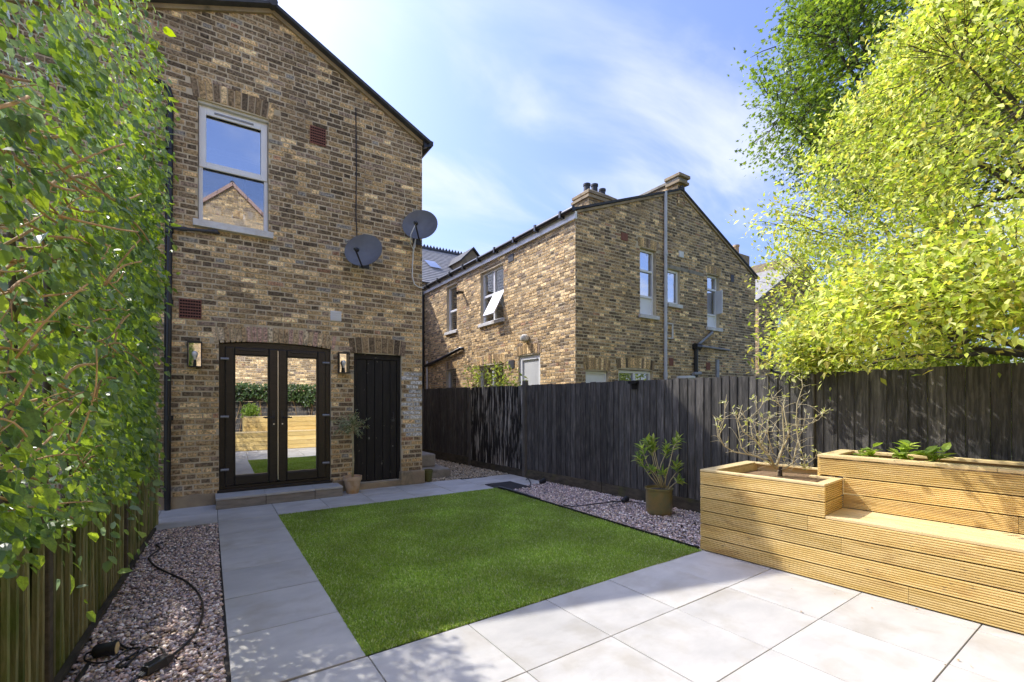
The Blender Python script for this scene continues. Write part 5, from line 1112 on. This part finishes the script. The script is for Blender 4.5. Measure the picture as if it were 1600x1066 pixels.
# near tree: leans over the fence.  radius by height, measured about its trunk axis
NC = (8.6, .85)
LOBES = [((5.45, 2.35, 2.02), (.62, .5, .26), 110), ((5.15, 1.5, 2.4), (.7, .8, .42), 170), ((5.4, .6, 2.7), (.7, .7, .4), 60), ((4.25, 1.45, 2.05), (.42, .45, .20), 42), ((4.55, .75, 2.2), (.5, .6, .3), 70)]
TRI_V = np.array([(0, 0, 0), (.42, .25, .06), (1, 0, -.06), (.42, -.25, .06), (.5, 0, -.01)], float); TRI_F = [(0, 4, 1), (1, 4, 2), (0, 3, 4), (3, 2, 4)]
def near_crown(n):
    out = []
    while len(out) < n:
        z = random.uniform(1.75, 7.6); r = float(np.interp(z, [1.75, 2.2, 3.2, 4.16, 5.5, 6.2, 6.7, 7.6], [2.65, 2.95, 3.1, 2.85, 2.3, 1.6, 1.05, .25])); a = random.uniform(0, 2 * PI)
        k = 1 + .26 * mnoise.noise(Vector((math.cos(a) * 2.4, math.sin(a) * 2.4, z * 1.1))) + .22 * mnoise.noise(Vector((math.cos(a) * 6, math.sin(a) * 6, z * 2.5)))
        rr = r * k * math.sqrt(random.uniform(.12, 1.0)) if random.random() < .55 else r * k * random.uniform(.82, 1.03)
        p = (NC[0] + rr * math.cos(a), NC[1] + rr * math.sin(a), z)
        if p[0] < FX(p[1]) + .15 and z < 1.95: continue
        # open pocket low on the picture side where the limbs show
        fw_ = ST * p[0] + CT * p[1]; u_ = 800 + 713 * (CT * p[0] - ST * p[1]) / max(.1, fw_); v_ = 626 - 713 * (z - CAMH) / max(.1, fw_)
        if u_ > 1470 and v_ > 505 and random.random() < .88: continue
        if mnoise.noise(Vector((p[0] * 1.1, p[1] * 1.1, z * 1.1 + 4))) < -.30: continue
        out.append(p)
    for c, r, m_ in LOBES:
        v = rand_dirs(m_); out += [tuple(q) for q in np.array(c) + v * rng.uniform(.3, 1, (m_, 1)) * np.array(r)]
    return np.array(out)
ex = [([px_at(u, v, dd) for u, v, dd in ((1720, 560, 5.6), (1600, 553, 5.5), (1545, 548, 5.4), (1510, 540, 5.4), (1480, 515, 5.3), (1440, 500, 5.2))], .06),
      ([px_at(u, v, dd) for u, v, dd in ((1545, 548, 5.4), (1500, 558, 5.3), (1450, 555, 5.2), (1400, 558, 5.1), (1340, 575, 5.0))], .03),
      ([px_at(u, v, dd) for u, v, dd in ((1510, 540, 5.4), (1470, 520, 5.2), (1420, 535, 5.1), (1380, 545, 5.0), (1300, 560, 4.9))], .025)]
tree('broadleaf_tree', 'sunlit yellow green tree leaning over the tall fence above the bench', (9.3, .55, 0), near_crown, 44, 4900, 27, (TRI_V, TRI_F), .072,
     [(.43, .51, .10), (.52, .59, .15), (.32, .41, .08), (.61, .66, .26), (.22, .30, .06), (.50, .48, .12)], .13, singles=300, clump_r=.20, sun_bias=.35, extra=ex, tw_r=.0032)
MCN = Vector((18.2, 4.3, 12.6))
def maple_crown(n):
    out = []
    while len(out) < n:
        v = rand_dirs(1)[0]; rr = random.uniform(.25, 1) ** .45; k = 1 + .22 * mnoise.noise(Vector(v * 2.3)) + .16 * mnoise.noise(Vector(v * 6))
        p = np.array(MCN) + v * rr * k * np.array([4.9, 4.9, 5.4])
        if mnoise.noise(Vector(p * .7)) < -.16: continue
        out.append(p)
    return np.array(out)
tree('maple_tree', 'tall darker maple behind the sunlit tree against the sky', (18.0, 4.3, 0), maple_crown, 30, 3000, 21, (MAPLE_V, MAPLE_F), .20,
     [(.16, .25, .045), (.22, .33, .055), (.11, .18, .035), (.30, .40, .08)], .28, clump_r=.42, droop=-.5, sun_bias=.5, tw_r=.012, lmat='leaf')
def bush_crown(cx_, cy_, cz_, rx, ry, rz):
    def f(n):
        v = rand_dirs(n); r = rng.uniform(.5, 1, n)[:, None]; k = np.array([1 + .25 * mnoise.noise(Vector(q * 2.5)) for q in v])[:, None]; return np.array([cx_, cy_, cz_]) + v * r * k * np.array([rx, ry, rz])
    return f
for (x, y_, z, rx, ry, rz, lab) in ((11.5, 3.0, 1.5, 1.9, 1.7, 1.5, 'pale green bush in the next garden, under the limbs of the sunlit tree'), (13.8, 1.2, 1.9, 2.6, 2.2, 1.9, 'bush in the next garden at the right edge, behind the bare limbs')):
    tree('garden_bush', lab, (x, y_, 0), bush_crown(x, y_, z, rx, ry, rz), 10, 800, 16, (TRI_V, TRI_F), .12, [(.24, .32, .06), (.18, .25, .045), (.32, .38, .10)], .06, clump_r=.22, first=.2, cat='bush')
# ivy and shrubs over the end fence (seen in the glass)
iv = thing('ivy', 'dark ivy hanging over the fence at the garden end, mirrored in the french doors', 'ivy', (2, -1.15, 0)); n = 5200
x = rng.uniform(.2, 5, n); z = 1.25 + .75 * rng.uniform(0, 1, n) ** .8; keep = np.array([mnoise.noise(Vector((a * 1.4, b * 2, 1))) > -.12 or b > 1.75 for a, b in zip(x, z)]); x, z = x[keep], z[keep]; n = len(x)
pos = np.stack([x, -1.15 + rng.uniform(-.12, .16, n), z], -1); d = np.stack([rng.normal(0, .6, n), rng.normal(.4, .4, n), rng.normal(-.6, .4, n)], -1)
np_mesh('foliage', place(HEART_V, pos, frames(d, np.tile([[0, 1., .6]], (n, 1)) + .5 * rand_dirs(n)), rng.uniform(.05, .10, n)), LEAF_F, cols_from([(.045, .085, .02), (.07, .12, .03), (.10, .15, .04)], n), 'leaf', iv)['kind'] = 'stuff'
stv = MB()
for k in range(14):
    a = random.uniform(.3, 4.9); stv.tube(spine((a, -1.19, .1), (a + random.uniform(-.6, .6), -1.17, 1.8), (.1, .02, 0), 5), .008, 5)
stv.build('stems', 'twig', iv)['kind'] = 'stuff'
sb2 = thing('planter_plant', 'leafy bush in the end planter, mirrored in the left french door', 'plant', (.98, -.45, .9)); n = 700
pos = np.array([.98, -.45, 1.12]) + rand_dirs(n) * np.array([.28, .22, .26]) * rng.uniform(.3, 1, (n, 1))
np_mesh('foliage', place(LEAF_V, pos, frames(rand_dirs(n), rand_dirs(n)), rng.uniform(.05, .09, n)), LEAF_F, cols_from(GR, n), 'leaf_matte', sb2)['kind'] = 'stuff'
MB().tube([(.98, -.45, .88), (.99, -.45, 1.0), (.97, -.45, 1.15)], .012, 6).build('stem', 'bark', sb2)
# fallen leaves on the slabs
FALL = ['dry leaf by the slab joint at the lower right', 'dry leaf farthest right on the paving', 'dry leaf left of the lower right slab joint', 'dry leaf touching the shaded end of the bench foot', 'dry leaf nearest the middle of the bench foot', 'yellow dry leaf against the middle bench boards', 'dry leaf in the middle of a sunlit slab left of the bench', 'dry leaf at the edge of the shadow near the bench']
for k, (u, v) in enumerate(((1495, 1030), (1518, 1041), (1480, 1040), (1305, 929), (1362, 951), (1429, 951), (1252, 955), (1238, 920))):
    p = G(u, v, .004); t = MB(); a = random.uniform(0, 6.28); L_ = random.uniform(.010, .022)
    q = [Vector((math.cos(a) * x - math.sin(a) * y, math.sin(a) * x + math.cos(a) * y, z)) * L_ for x, y, z in ((0, 0, 0), (.5, .4, .4), (1.2, .1, .1), (.6, -.3, .3))]
    o = MB().add([p + w for w in q], [(0, 1, 2), (0, 2, 3)]).build('fallen_leaf', 'twig'); tag(o, FALL[k], 'leaf', 'fallen leaves on the paving')
